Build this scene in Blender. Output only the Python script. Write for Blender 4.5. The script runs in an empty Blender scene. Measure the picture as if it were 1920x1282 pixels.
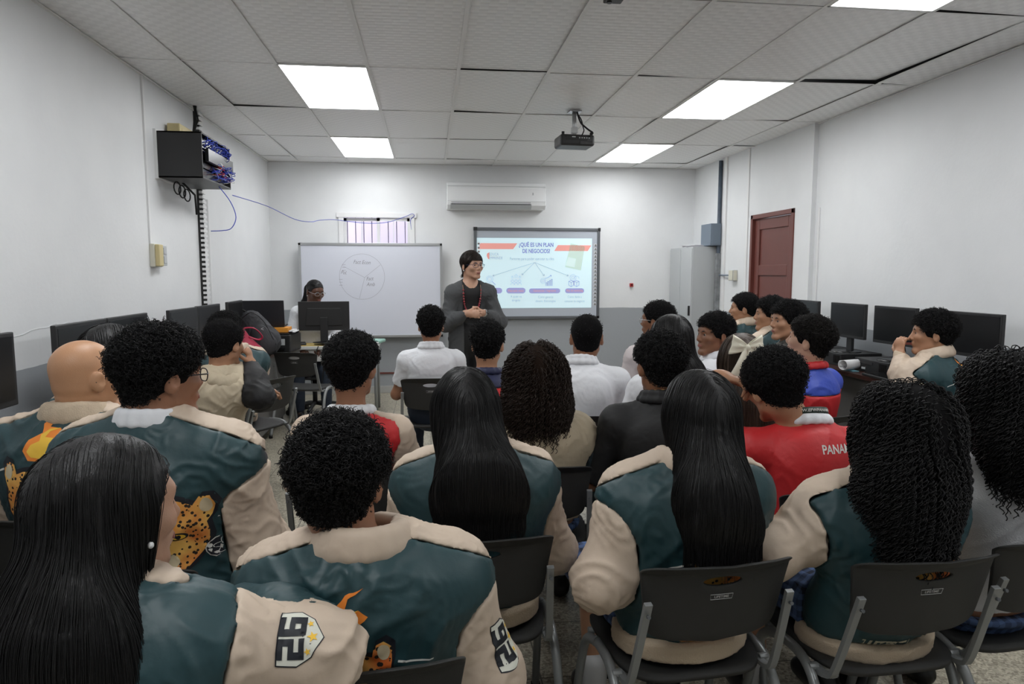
import bpy, math, random
import numpy as np
from mathutils import Vector, Matrix
from mathutils.geometry import delaunay_2d_cdt
from mathutils.bvhtree import BVHTree

S = bpy.context.scene
COL = S.collection
rng = np.random.default_rng(7)
random.seed(7)
PI = math.pi
R_ = math.radians

# ------------------------------------------------------------------ camera, sky, exposure
cam = bpy.data.objects.new('camera', bpy.data.cameras.new('camera'))
COL.objects.link(cam)
cam.data.lens = 24.0
cam.data.sensor_width = 36.0
cam.data.clip_start = 0.05
cam.location = (0, 0, 1.52)
cam.rotation_euler = (R_(90 - 5.8), 0, R_(-6.9))
S.camera = cam
S.view_settings.view_transform = 'Standard'
S.view_settings.look = 'None'
S.view_settings.gamma = 1.0
S.view_settings.use_curve_mapping = False
S.view_settings.exposure = 0.0
PANEL_POWER = 11.8
world = bpy.data.worlds.new('sky')
S.world = world
world.use_nodes = True
world.node_tree.nodes['Background'].inputs[0].default_value = (0.86, 0.90, 1.0, 1)
world.node_tree.nodes['Background'].inputs[1].default_value = 3.2

# ------------------------------------------------------------------ helpers
def tag(o, label=None, cat=None, group=None, kind=None):
    if label: o['label'] = label
    if cat: o['category'] = cat
    if group: o['group'] = group
    if kind: o['kind'] = kind
    return o

def thing(name, label, cat, loc=(0, 0, 0), rz=0.0, group=None):
    o = bpy.data.objects.new(name, None)
    COL.objects.link(o)
    o.location = loc
    o.rotation_euler = (0, 0, rz)
    o.empty_display_size = 0.05
    return tag(o, label, cat, group)

def mesh_np(name, V, F, mat, parent=None, smooth=True, mats=None, fm=None):
    """V (n,3), F (m,3|4) numpy arrays -> object"""
    me = bpy.data.meshes.new(name)
    V = np.asarray(V, dtype=np.float32); F = np.asarray(F, dtype=np.int32)
    me.vertices.add(len(V)); me.vertices.foreach_set('co', V.ravel())
    k = F.shape[1]
    me.loops.add(F.size); me.loops.foreach_set('vertex_index', F.ravel())
    me.polygons.add(len(F))
    me.polygons.foreach_set('loop_start', np.arange(0, F.size, k, dtype=np.int32))
    me.polygons.foreach_set('loop_total', np.full(len(F), k, dtype=np.int32))
    if smooth: me.polygons.foreach_set('use_smooth', np.ones(len(F), dtype=bool))
    me.materials.append(mat)
    me.update(calc_edges=True)
    o = bpy.data.objects.new(name, me)
    COL.objects.link(o)
    if parent is not None: o.parent = parent
    return o

class MB:
    """collects simple shapes, builds ONE mesh object"""
    def __init__(s): s.v = []; s.f = []; s.sm = []
    def add(s, vs, fs, smooth=False):
        b = len(s.v)
        s.v += [tuple(v) for v in vs]
        s.f += [tuple(b + i for i in f) for f in fs]
        s.sm += [smooth] * len(fs)
        return s
    def box(s, x0, y0, z0, x1, y1, z1, M=None):
        vs = [Vector(p) for p in ((x0,y0,z0),(x1,y0,z0),(x1,y1,z0),(x0,y1,z0),(x0,y0,z1),(x1,y0,z1),(x1,y1,z1),(x0,y1,z1))]
        if M is not None: vs = [M @ v for v in vs]
        return s.add(vs, [(0,3,2,1),(4,5,6,7),(0,1,5,4),(1,2,6,5),(2,3,7,6),(3,0,4,7)])
    def cbox(s, c, d, M=None):
        return s.box(c[0]-d[0]/2, c[1]-d[1]/2, c[2]-d[2]/2, c[0]+d[0]/2, c[1]+d[1]/2, c[2]+d[2]/2, M)
    def tube(s, pts, r, n=8, closed=False, flat=None, cap=True):
        pts = [Vector(p) for p in pts]; m = len(pts)
        rs = r if isinstance(r, (list, tuple)) else [r] * m
        vs = []; up = None
        for i, p in enumerate(pts):
            if closed: t = pts[(i+1) % m] - pts[i-1]
            else: t = pts[min(i+1, m-1)] - pts[max(i-1, 0)]
            t.normalize()
            if up is None:
                up = Vector((0, 0, 1)) if abs(t.z) < .9 else Vector((0, 1, 0))
            a = t.cross(up)
            if a.length < 1e-4: a = t.orthogonal()
            a.normalize(); b = a.cross(t).normalized(); up = b
            for k in range(n):
                w = 2*PI*(k+.5)/n
                fa, fb = (flat or (1, 1))
                vs.append(p + a*math.cos(w)*rs[i]*fa + b*math.sin(w)*rs[i]*fb)
        fs = []
        for i in range(m if closed else m-1):
            j = (i+1) % m
            for k in range(n):
                l = (k+1) % n
                fs.append((i*n+k, i*n+l, j*n+l, j*n+k))
        s.add(vs, fs, n > 4)
        if not closed and cap:
            b0 = len(s.v) - len(vs)
            s.f.append(tuple(b0+k for k in range(n))[::-1]); s.sm.append(False)
            s.f.append(tuple(b0+(m-1)*n+k for k in range(n))); s.sm.append(False)
        return s
    def prism(s, poly, O, X, Y, t):
        """2D polygon on plane (O,X,Y) extruded by t along X x Y"""
        O, X, Y = Vector(O), Vector(X), Vector(Y); N = X.cross(Y)
        n = len(poly)
        a = [O + X*p[0] + Y*p[1] for p in poly]; b = [q + N*t for q in a]
        return s.add(a + b, [tuple(range(n))[::-1], tuple(range(n, 2*n))] + [(i, (i+1) % n, n+(i+1) % n, n+i) for i in range(n)])
    def lathe(s, prof, n=24, O=(0, 0, 0)):
        vs = []; m = len(prof)
        for (r, z) in prof:
            for k in range(n):
                w = 2*PI*k/n
                vs.append((O[0]+r*math.cos(w), O[1]+r*math.sin(w), O[2]+z))
        fs = [(i*n+k, i*n+(k+1) % n, (i+1)*n+(k+1) % n, (i+1)*n+k) for i in range(m-1) for k in range(n)]
        s.add(vs, fs, True)
        b0 = len(s.v)-len(vs)
        s.f.append(tuple(b0+k for k in range(n))[::-1]); s.sm.append(False)
        s.f.append(tuple(b0+(m-1)*n+k for k in range(n))); s.sm.append(False)
        return s
    def build(s, name, mat, parent=None, bevel=0, bseg=2, sub=0):
        me = bpy.data.meshes.new(name)
        me.from_pydata(s.v, [], s.f)
        me.polygons.foreach_set('use_smooth', s.sm)
        me.materials.append(mat); me.update()
        o = bpy.data.objects.new(name, me); COL.objects.link(o)
        if parent is not None: o.parent = parent
        if bevel:
            m = o.modifiers.new('bevel', 'BEVEL'); m.width = bevel; m.segments = bseg; m.limit_method = 'ANGLE'; m.angle_limit = R_(40)
        if sub:
            m = o.modifiers.new('sub', 'SUBSURF'); m.levels = sub; m.render_levels = sub
        return o

def struct(o): return tag(o, kind='structure')

def copy_tree(o, parent=None):
    c = o.copy(); COL.objects.link(c)
    if parent is not None: c.parent = parent
    for ch in list(o.children): copy_tree(ch, c)
    return c

_TX = {}
def text_verts(txt, size, bold=0.0):
    key = (txt, size, bold)
    if key not in _TX:
        cu = bpy.data.curves.new('tmp', 'FONT'); cu.body = txt; cu.size = size
        cu.align_x = 'CENTER'; cu.align_y = 'CENTER'; cu.offset = bold; cu.resolution_u = 3
        ob = bpy.data.objects.new('tmp', cu); COL.objects.link(ob)
        me = ob.to_mesh()
        V = [(v.co.x, v.co.y) for v in me.vertices]; F = [tuple(p.vertices) for p in me.polygons]
        ob.to_mesh_clear(); bpy.data.objects.remove(ob); bpy.data.curves.remove(cu)
        _TX[key] = (V, F)
    return _TX[key]

def text(name, txt, size, O, X, Y, mat, parent, bold=0.0, lift=0.0):
    V, F = text_verts(txt, size, bold)
    O, X, Y = Vector(O), Vector(X).normalized(), Vector(Y).normalized(); N = X.cross(Y)
    mb = MB(); mb.add([O + X*a + Y*b + N*lift for a, b in V], F)
    return mb.build(name, mat, parent)

# ------------------------------------------------------------------ materials
_M = {}
def mat(name, col, rough=.6, metal=0., spec=.5, bump=0., bscale=200., emit=0., noise=0., nscale=30., coat=0., trans=0., alpha=1., sheen=0.):
    if name in _M: return _M[name]
    m = bpy.data.materials.new(name); m.use_nodes = True
    nt = m.node_tree; b = nt.nodes['Principled BSDF']
    c = (col[0], col[1], col[2], 1)
    b.inputs['Base Color'].default_value = c
    b.inputs['Roughness'].default_value = rough
    b.inputs['Metallic'].default_value = metal
    b.inputs['Specular IOR Level'].default_value = spec
    if coat: b.inputs['Coat Weight'].default_value = coat; b.inputs['Coat Roughness'].default_value = .1
    if trans: b.inputs['Transmission Weight'].default_value = trans
    if sheen: b.inputs['Sheen Weight'].default_value = sheen; b.inputs['Sheen Roughness'].default_value = .5
    if emit: b.inputs['Emission Color'].default_value = c; b.inputs['Emission Strength'].default_value = emit
    tc = nt.nodes.new('ShaderNodeTexCoord')
    if noise:
        n = nt.nodes.new('ShaderNodeTexNoise'); n.inputs['Scale'].default_value = nscale; n.inputs['Detail'].default_value = 4
        nt.links.new(tc.outputs['Object'], n.inputs['Vector'])
        mx = nt.nodes.new('ShaderNodeMix'); mx.data_type = 'RGBA'
        mx.inputs[6].default_value = tuple(max(0, x*(1-noise)) for x in col) + (1,)
        mx.inputs[7].default_value = tuple(min(1, x*(1+noise)) for x in col) + (1,)
        nt.links.new(n.outputs['Fac'], mx.inputs[0]); nt.links.new(mx.outputs[2], b.inputs['Base Color'])
    if bump:
        n = nt.nodes.new('ShaderNodeTexNoise'); n.inputs['Scale'].default_value = bscale; n.inputs['Detail'].default_value = 3
        nt.links.new(tc.outputs['Object'], n.inputs['Vector'])
        bp = nt.nodes.new('ShaderNodeBump'); bp.inputs['Strength'].default_value = bump; bp.inputs['Distance'].default_value = .004
        nt.links.new(n.outputs['Fac'], bp.inputs['Height']); nt.links.new(bp.outputs[0], b.inputs['Normal'])
    _M[name] = m
    return m

def nodes(m): return m.node_tree.nodes, m.node_tree.links, m.node_tree.nodes['Principled BSDF']

def wall_mat():
    m = mat('wall_paint', (.78, .79, .80), rough=.55, spec=.3)
    N, L, b = nodes(m)
    tc = N.new('ShaderNodeNewGeometry'); sp = N.new('ShaderNodeSeparateXYZ'); L.new(tc.outputs['Position'], sp.inputs[0])
    ns = N.new('ShaderNodeTexNoise'); ns.inputs['Scale'].default_value = 3; ns.inputs['Detail'].default_value = 5
    L.new(tc.outputs['Position'], ns.inputs['Vector'])
    ad = N.new('ShaderNodeMath'); ad.operation = 'MULTIPLY_ADD'; ad.inputs[1].default_value = .02; L.new(ns.outputs['Fac'], ad.inputs[0]); L.new(sp.outputs['Z'], ad.inputs[2])
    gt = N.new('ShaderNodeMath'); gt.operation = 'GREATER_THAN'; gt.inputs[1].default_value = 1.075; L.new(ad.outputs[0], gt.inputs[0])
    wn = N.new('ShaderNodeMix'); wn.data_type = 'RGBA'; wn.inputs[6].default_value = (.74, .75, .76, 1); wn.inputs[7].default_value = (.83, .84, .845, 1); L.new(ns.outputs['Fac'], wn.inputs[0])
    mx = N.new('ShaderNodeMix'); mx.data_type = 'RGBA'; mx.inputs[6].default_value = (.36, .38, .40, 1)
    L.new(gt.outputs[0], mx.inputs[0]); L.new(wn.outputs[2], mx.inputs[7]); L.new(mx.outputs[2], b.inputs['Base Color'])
    n2 = N.new('ShaderNodeTexNoise'); n2.inputs['Scale'].default_value = 35; n2.inputs['Detail'].default_value = 6; L.new(tc.outputs['Position'], n2.inputs['Vector'])
    bp = N.new('ShaderNodeBump'); bp.inputs['Strength'].default_value = .25; bp.inputs['Distance'].default_value = .004; L.new(n2.outputs['Fac'], bp.inputs['Height']); L.new(bp.outputs[0], b.inputs['Normal'])
    return m

def floor_mat():
    m = mat('terrazzo', (.3, .28, .22), rough=.35, spec=.4)
    N, L, b = nodes(m)
    tc = N.new('ShaderNodeNewGeometry')
    v = N.new('ShaderNodeTexVoronoi'); v.inputs['Scale'].default_value = 110; L.new(tc.outputs['Position'], v.inputs['Vector'])
    cr = N.new('ShaderNodeValToRGB'); cr.color_ramp.elements[0].color = (.20, .175, .13, 1); cr.color_ramp.elements[1].color = (.52, .48, .38, 1)
    sp = N.new('ShaderNodeSeparateColor'); L.new(v.outputs['Color'], sp.inputs[0]); L.new(sp.outputs[0], cr.inputs[0])
    br = N.new('ShaderNodeTexBrick'); br.offset = 0; br.inputs['Scale'].default_value = 1
    br.inputs['Brick Width'].default_value = .4; br.inputs['Row Height'].default_value = .4; br.inputs['Mortar Size'].default_value = .003
    br.inputs['Mortar'].default_value = (.1, .09, .07, 1)
    L.new(tc.outputs['Position'], br.inputs['Vector']); L.new(cr.outputs[0], br.inputs['Color1']); L.new(cr.outputs[0], br.inputs['Color2'])
    L.new(br.outputs['Color'], b.inputs['Base Color'])
    return m

def tile_mat():
    m = mat('ceiling_tile', (.62, .62, .61), rough=.42, spec=.45)
    N, L, b = nodes(m)
    tc = N.new('ShaderNodeNewGeometry')
    mp = N.new('ShaderNodeMapping'); mp.inputs['Rotation'].default_value = (0, 0, .0); L.new(tc.outputs['Position'], mp.inputs[0])
    ck = N.new('ShaderNodeTexChecker'); ck.inputs['Scale'].default_value = 22; L.new(mp.outputs[0], ck.inputs['Vector'])
    w = N.new('ShaderNodeTexWave'); w.inputs['Scale'].default_value = 7; w.bands_direction = 'Y'; w.inputs['Distortion'].default_value = 1.0; L.new(mp.outputs[0], w.inputs['Vector'])
    ns = N.new('ShaderNodeTexNoise'); ns.inputs['Scale'].default_value = 2.2; L.new(tc.outputs['Position'], ns.inputs['Vector'])
    mx = N.new('ShaderNodeMix'); mx.data_type = 'RGBA'; mx.inputs[6].default_value = (.86, .86, .855, 1); mx.inputs[7].default_value = (.93, .93, .925, 1)
    L.new(ck.outputs['Fac'], mx.inputs[0])
    L.new(mx.outputs[2], b.inputs['Base Color'])
    rr = N.new('ShaderNodeMapRange'); rr.inputs['To Min'].default_value = .36; rr.inputs['To Max'].default_value = .5; L.new(ck.outputs['Fac'], rr.inputs[0]); L.new(rr.outputs[0], b.inputs['Roughness'])
    bp = N.new('ShaderNodeBump'); bp.inputs['Strength'].default_value = .12; bp.inputs['Distance'].default_value = .01
    L.new(w.outputs['Fac'], bp.inputs['Height']); L.new(bp.outputs[0], b.inputs['Normal'])
    return m

def plaid_mat():
    m = mat('plaid_cloth', (.02, .03, .08), rough=.8)
    N, L, b = nodes(m)
    tc = N.new('ShaderNodeTexCoord'); sp = N.new('ShaderNodeSeparateXYZ'); L.new(tc.outputs['Object'], sp.inputs[0])
    outs = []
    for ax, k in (('X', 1), ('Y', 1), ('Z', 1)):
        f = N.new('ShaderNodeMath'); f.operation = 'MULTIPLY'; f.inputs[1].default_value = 28; L.new(sp.outputs[ax], f.inputs[0])
        g = N.new('ShaderNodeMath'); g.operation = 'FRACT'; L.new(f.outputs[0], g.inputs[0])
        h = N.new('ShaderNodeMath'); h.operation = 'GREATER_THAN'; h.inputs[1].default_value = .55; L.new(g.outputs[0], h.inputs[0]); outs.append(h)
    a = N.new('ShaderNodeMath'); a.operation = 'ADD'; L.new(outs[0].outputs[0], a.inputs[0]); L.new(outs[1].outputs[0], a.inputs[1])
    c = N.new('ShaderNodeMath'); c.operation = 'ADD'; L.new(a.outputs[0], c.inputs[0]); L.new(outs[2].outputs[0], c.inputs[1])
    d = N.new('ShaderNodeMath'); d.operation = 'DIVIDE'; d.inputs[1].default_value = 3; L.new(c.outputs[0], d.inputs[0])
    cr = N.new('ShaderNodeValToRGB'); cr.color_ramp.elements[0].color = (.008, .012, .03, 1); cr.color_ramp.elements[1].color = (.10, .17, .36, 1)
    L.new(d.outputs[0], cr.inputs[0]); L.new(cr.outputs[0], b.inputs['Base Color'])
    return m

def jaguar_mat():
    m = mat('jaguar_fur_print', (.75, .28, .04), rough=.6)
    N, L, b = nodes(m)
    tc = N.new('ShaderNodeTexCoord')
    v = N.new('ShaderNodeTexVoronoi'); v.inputs['Scale'].default_value = 75; L.new(tc.outputs['Object'], v.inputs['Vector'])
    n = N.new('ShaderNodeTexNoise'); n.inputs['Scale'].default_value = 14; L.new(tc.outputs['Object'], n.inputs['Vector'])
    c0 = N.new('ShaderNodeValToRGB'); c0.color_ramp.elements[0].color = (.62, .13, .02, 1); c0.color_ramp.elements[0].position = .35
    c0.color_ramp.elements[1].color = (.85, .5, .12, 1); c0.color_ramp.elements[1].position = .65; L.new(n.outputs['Fac'], c0.inputs[0])
    gt = N.new('ShaderNodeMath'); gt.operation = 'GREATER_THAN'; gt.inputs[1].default_value = .33; L.new(v.outputs['Distance'], gt.inputs[0])
    mx = N.new('ShaderNodeMix'); mx.data_type = 'RGBA'; mx.inputs[6].default_value = (.015, .01, .008, 1); L.new(gt.outputs[0], mx.inputs[0]); L.new(c0.outputs[0], mx.inputs[7])
    L.new(mx.outputs[2], b.inputs['Base Color'])
    return m

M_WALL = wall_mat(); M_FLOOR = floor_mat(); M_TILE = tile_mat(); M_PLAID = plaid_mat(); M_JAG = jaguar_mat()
M_WHITE = mat('white_plastic', (.8, .8, .8), rough=.35)
M_OFFW = mat('off_white_plastic', (.68, .66, .55), rough=.45)
M_CREAMP = mat('yellowed_plastic', (.62, .52, .27), rough=.5)
M_BLACK = mat('black_plastic', (.018, .018, .019), rough=.42, bump=.15, bscale=600)
M_BLACKG = mat('black_gloss', (.012, .012, .013), rough=.18)
M_SCREEN = mat('dark_screen', (.008, .008, .009), rough=.28, spec=.4)
M_CHAIR = mat('chair_plastic', (.030, .030, .029), rough=.48, bump=.5, bscale=900, spec=.4)
M_STEEL = mat('grey_painted_steel', (.26, .27, .27), rough=.38, metal=.35, bump=.05)
M_ALU = mat('aluminium', (.5, .51, .52), rough=.35, metal=.8)
M_DALU = mat('dark_aluminium', (.16, .17, .18), rough=.4, metal=.6)
M_RUB = mat('black_rubber', (.01, .01, .01), rough=.8)
M_GREYP = mat('grey_cabinet_paint', (.50, .52, .53), rough=.45)
M_BLUEG = mat('blue_grey_paint', (.16, .20, .25), rough=.5)
M_WOOD = mat('brown_laminate', (.045, .018, .014), rough=.3, noise=.35, nscale=12)
M_DOOR = mat('red_brown_door_paint', (.155, .045, .035), rough=.42, noise=.06, nscale=5)
M_BLUEC = mat('blue_cable', (.03, .06, .42), rough=.4)
M_REDC = mat('red_plastic', (.45, .02, .02), rough=.4)
M_BOARD = mat('whiteboard_surface', (.70, .72, .80), rough=.16, spec=.5)
M_INK = mat('marker_ink', (.10, .10, .13), rough=.6)
M_INK2 = mat('faded_marker_ink', (.27, .27, .31), rough=.6)
M_TILEGRID = mat('ceiling_grid_metal', (.86, .86, .85), rough=.5)
M_GAP = mat('ceiling_void', (.03, .03, .03), rough=.9)
M_PAPER = mat('paper', (.75, .75, .76), rough=.7)
M_YEL = mat('yellow_folder', (.6, .45, .16), rough=.6)
M_GRNF = mat('green_folder', (.28, .50, .42), rough=.4)
M_ORG = mat('orange_box_card', (.75, .30, .03), rough=.6)
M_GLASS = mat('clear_glass', (1, 1, 1), rough=.02, trans=1.)
M_LAV = mat('lavender_outside_wall', (.80, .72, .84), rough=.8)
M_DESKW = mat('white_desk_laminate', (.62, .62, .60), rough=.4)
M_DESKG = mat('grey_desk_panel', (.13, .125, .12), rough=.6)
M_RED = mat('red_leatherette', (.42, .02, .06), rough=.4, bump=.2, bscale=60)
M_PACK = mat('dark_grey_nylon', (.035, .035, .04), rough=.65, bump=.4, bscale=120)
# ------------------------------------------------------------------ the room
XL, XR, XR2, YB, YF, ZC = -1.92, 3.50, 3.455, 8.70, -2.2, 2.85
struct(MB().box(XL-.15, YF-.15, -.12, XR+.15, YB+.15, 0).build('floor', M_FLOOR))
wl = struct(MB().box(XL-.15, YF, 0, XL, YB, ZC+.35).build('wall_left', M_WALL))
ck = MB()
pts = []
yy = 2.3; zz = 1.30
while yy < 5.0:
    pts.append((XL+.001, yy, zz)); yy += .07; zz += random.uniform(-.014, .016)
ck.tube(pts, .0016, 4).build('trim_crack_ridge', M_WALL, wl)['kind'] = 'structure'
# right wall: near stretch, and the stretch beyond y=5.92 that stands 45 mm proud, with the door hole
wr = MB().box(XR, YF, 0, XR+.15, 5.92, ZC+.35)
DY0, DY1, DZ = 6.20, 7.08, 2.13
wr.box(XR2, 5.92, 0, XR+.15, DY0, ZC+.35).box(XR2, DY1, 0, XR+.15, YB, ZC+.35).box(XR2, DY0, DZ, XR+.15, DY1, ZC+.35)
struct(wr.build('wall_right', M_WALL))
WX0, WX1, WZ0, WZ1 = -1.05, -.215, 1.20, 2.205
wb = MB().box(XL-.15, YB, 0, WX0, YB+.15, ZC+.35).box(WX1, YB, 0, XR+.15, YB+.15, ZC+.35).box(WX0, YB, WZ1, WX1, YB+.15, ZC+.35).box(WX0, YB, 0, WX1, YB+.15, WZ0)
struct(wb.build('wall_back', M_WALL))
struct(MB().box(XL-.15, YF-.15, 0, XR+.15, YF, ZC+.35).build('wall_front', M_WALL))
bb = MB().box(XL, YB-.012, 0, XR2, YB, .09)
struct(bb.build('baseboard_back', mat('pale_grey_tile', (.45, .45, .43), rough=.35), bevel=.002))
struct(MB().box(XL, YB-.014, .245, XR2, YB, .265).build('trim_1', M_DOOR))
# door
d = bpy.data.objects.new('door_1', None); COL.objects.link(d); struct(d); d.location = (XR2, (DY0+DY1)/2, 0)
w2 = (DY1-DY0)/2
fr = MB()
fr.box(-.012, -w2, 0, .12, -w2+.045, DZ).box(-.012, w2-.045, 0, .12, w2, DZ).box(-.012, -w2, DZ-.045, .12, w2, DZ)
fr.build('door_frame', M_DOOR, d, bevel=.003)
lf = MB(); a0, a1 = -w2+.048, w2-.048
lf.box(.035, a0, .01, .06, a1, DZ-.05)
st = .1
rows = [(.01, .16), (.62, .74), (1.06, 1.17), (1.49, 1.60), (DZ-.16, DZ-.05)]
lf.box(.02, a0, .01, .036, a0+st, DZ-.05).box(.02, a1-st, .01, .036, a1, DZ-.05)
for z0, z1 in rows: lf.box(.02, a0+st, z0, .036, a1-st, z1)
lf.build('door_leaf', M_DOOR, d, bevel=.006)
hd = MB(); hd.tube([(.02, a0+.05, 1.02), (-.03, a0+.05, 1.02)], .012, 10); hd.tube([(-.025, a0+.05, 1.02), (-.065, a0+.05, 1.02)], [.02, .028], 14); hd.tube([(.018, a0+.05, 1.02), (.008, a0+.05, 1.02)], .03, 16)
hd.build('door_handle', M_ALU, d)
# ceiling: grid of sagging panels
gx = [XL, -1.55, -.96, -.38, .21, .81, 1.41, 2.0, 2.58, 3.18, XR]
gy = [YF, -1.4, -.2, 1.0, 2.18, 3.38, 4.68, 5.88, 7.06, 8.27, YB]
lights = [(-.96, 7.06), (2.0, 7.06), (-.96, 4.68), (2.0, 4.68), (-.96, 2.18), (2.0, 2.18), (-.96, -.2), (2.0, -.2)]
def is_light(x, y): return any(abs(x-a) < .1 and abs(y-b) < .1 for a, b in lights)
ct = MB(); rr = random.Random(3)
for i in range(len(gx)-1):
    for j in range(len(gy)-1):
        x0, x1, y0, y1 = gx[i], gx[i+1], gy[j], gy[j+1]
        if is_light(x0, y0): continue
        g = .006
        dz = [ZC + .004 + (rr.random()**3)*.012 for _ in range(4)]
        if abs(x0-.21) < .1 and abs(y0-4.68) < .1: dz[3] += .012
        if abs(x0-2.58) < .1 and abs(y0-3.38) < .1: dz[3] += .012; dz[2] += .022
        n = 6; vs = []; fs = []
        sag = rr.uniform(-.004, .004)
        for a in range(n+1):
            for b_ in range(n+1):
                u, v = a/n, b_/n
                z = (dz[0]*(1-u)+dz[1]*u)*(1-v) + (dz[3]*(1-u)+dz[2]*u)*v + sag*math.sin(PI*u)*math.sin(PI*v)
                vs.append((x0+g+(x1-x0-2*g)*u, y0+g+(y1-y0-2*g)*v, z))
        for a in range(n):
            for b_ in range(n):
                k = a*(n+1)+b_
                fs.append((k, k+1, k+n+2, k+n+1))
        ct.add(vs, fs, True)
ce = struct(ct.build('ceiling', M_TILE))
cg = MB()
for x in gx[1:-1]:
    cg.box(x-.012, YF, ZC-.001, x+.012, YB, ZC+.003)
for y in gy[1:-1]:
    cg.box(XL, y-.004, ZC-.0005, XR, y+.004, ZC+.003)
for x in (XL, XR-.018): cg.box(x, YF, ZC-.003, x+.018, YB, ZC+.002)
for y in (YF, YB-.015): cg.box(XL, y, ZC-.003, XR, y+.015, ZC+.002)
g = cg.build('ceiling_grid', M_TILEGRID, ce); g['kind'] = 'structure'
g = MB().box(XL, YF, ZC+.12, XR, YB, ZC+.14).build('ceiling_void_slab', M_GAP, ce); g['kind'] = 'structure'
# panels of light
M_PANEL = mat('lit_diffuser', (1, 1, 1), emit=PANEL_POWER)
N, L, b = nodes(M_PANEL); b.inputs['Emission Color'].default_value = (.965, .985, 1, 1)
LBL = {0: 'small far lit ceiling panel, the one above the whiteboard', 1: 'far lit ceiling panel beyond the projector, towards the cabinet', 2: 'large lit ceiling panel closest to the black network cabinet', 3: 'large lit ceiling panel between projector and door wall', 4: 'lit ceiling panel over the long haired girl by the left desks', 5: 'lit ceiling panel at the very top edge, over the red shirts', 6: 'lit ceiling panel behind the camera above the left desks', 7: 'lit ceiling panel behind the camera near the monitor wall'}
for i, (x, y) in enumerate(lights):
    t = thing('ceiling_light', LBL[i], 'ceiling light', (x+.291, y+.595, ZC), 0, 'lit ceiling panels')
    MB().box(-.276, -.58, .004, .276, .58, .008).build('diffuser', M_PANEL, t)
    f = MB().box(-.288, -.592, -.002, -.276, .592, .03).box(.276, -.592, -.002, .288, .592, .03).box(-.288, -.592, -.002, .288, -.58, .03).box(-.288, .58, -.002, .288, .592, .03)
    f.build('light_frame', M_TILEGRID, t)

# window
w = bpy.data.objects.new('window_1', None); COL.objects.link(w); struct(w); w.location = ((WX0+WX1)/2, YB, 0)
hw = (WX1-WX0)/2
f = MB()
for (a, b_, c, d_) in ((-hw-.045, -hw+.015, WZ0-.03, WZ1+.045), (hw-.015, hw+.045, WZ0-.03, WZ1+.045)): f.box(a, -.018, c, b_, .02, d_)
f.box(-hw-.07, -.022, WZ1-.01, hw+.07, .02, WZ1+.05).box(-hw-.045, -.018, WZ0-.045, hw+.045, .02, WZ0+.01)
f.build('window_frame', M_WHITE, w, bevel=.003)
for s, yo in ((-1, .03), (1, .005)):
    a, b_ = (-hw+.012, .03) if s < 0 else (-.0, hw-.012)
    q = MB().box(a, yo, WZ0+.01, a+.035, yo+.022, WZ1-.012).box(b_-.035, yo, WZ0+.01, b_, yo+.022, WZ1-.012).box(a, yo, WZ1-.05, b_, yo+.022, WZ1-.012).box(a, yo, WZ0+.01, b_, yo+.022, WZ0+.05)
    q.box((a+b_)/2-.006, yo+.004, WZ0+.05, (a+b_)/2+.006, yo+.018, WZ1-.05).box(a, yo+.004, 1.86, b_, yo+.018, 1.885)
    sa = q.build('window_sash', M_WHITE, w)
    MB().box(a+.03, yo+.009, WZ0+.04, b_-.03, yo+.013, WZ1-.045).build('window_pane', M_GLASS, sa)
gr = MB()
for x in (-.372, -.272, -.172, -.072, .015, .025, .13, .235, .34):
    gr.tube([(x, .12, WZ0), (x, .12, WZ1)], .0055, 6)
for z in (1.83, 1.4): gr.box(-hw, .115, z, hw, .125, z+.02)
gr.build('window_bars', mat('dark_bar_paint', (.10, .08, .10), rough=.6), w)
t = thing('neighbour_wall', 'lavender wall outside beyond the barred window', 'wall', (-.6, 10.1, 0)); tag(t, kind='structure')
MB().box(-4, 0, -1, 4, .1, 6).build('wall_outside', M_LAV, t)
struct(MB().box(-5, YB+.15, -.12, 5, 10.1, -.02).build('ground_outside', mat('outside_concrete', (.4, .4, .38), rough=.9)))

# raceways and trims on the walls
struct(MB().box(XL, 5.03, 1.72, XL+.012, 5.055, ZC).box(XL, 5.055, 1.72, XL+.004, 5.06, ZC).build('trim_2', M_WHITE))
struct(MB().box(XL, 6.30, .9, XL+.02, 6.33, 2.15).build('trim_3', M_WHITE))
struct(MB().box(XR2-.012, 7.15, .8, XR2, 7.18, ZC).build('trim_4', M_WHITE))
struct(MB().box(XR2-.02, 7.70, .8, XR2, 7.735, ZC).build('trim_5', M_WHITE))
struct(MB().box(XR-.012, 5.84, .8, XR, 5.86, 2.1).build('trim_6', M_WHITE))
# slotted duct on the left wall
dk = thing('slotted_cable_duct', 'black and white slotted cable duct running down the wall below the network cabinet', 'cable duct', (XL, 6.12, 0))
MB().box(0, -.045, .9, .02, .045, ZC).build('duct_back', M_GAP, dk)
q = MB()
z = .9
while z < ZC-.02:
    q.box(.02, -.05, z, .046, -.028, z+.02).box(.02, .028, z, .046, .05, z+.02).box(.040, -.03, z, .047, .03, z+.02); z += .04
q.build('duct_fingers', M_WHITE, dk)
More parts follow.
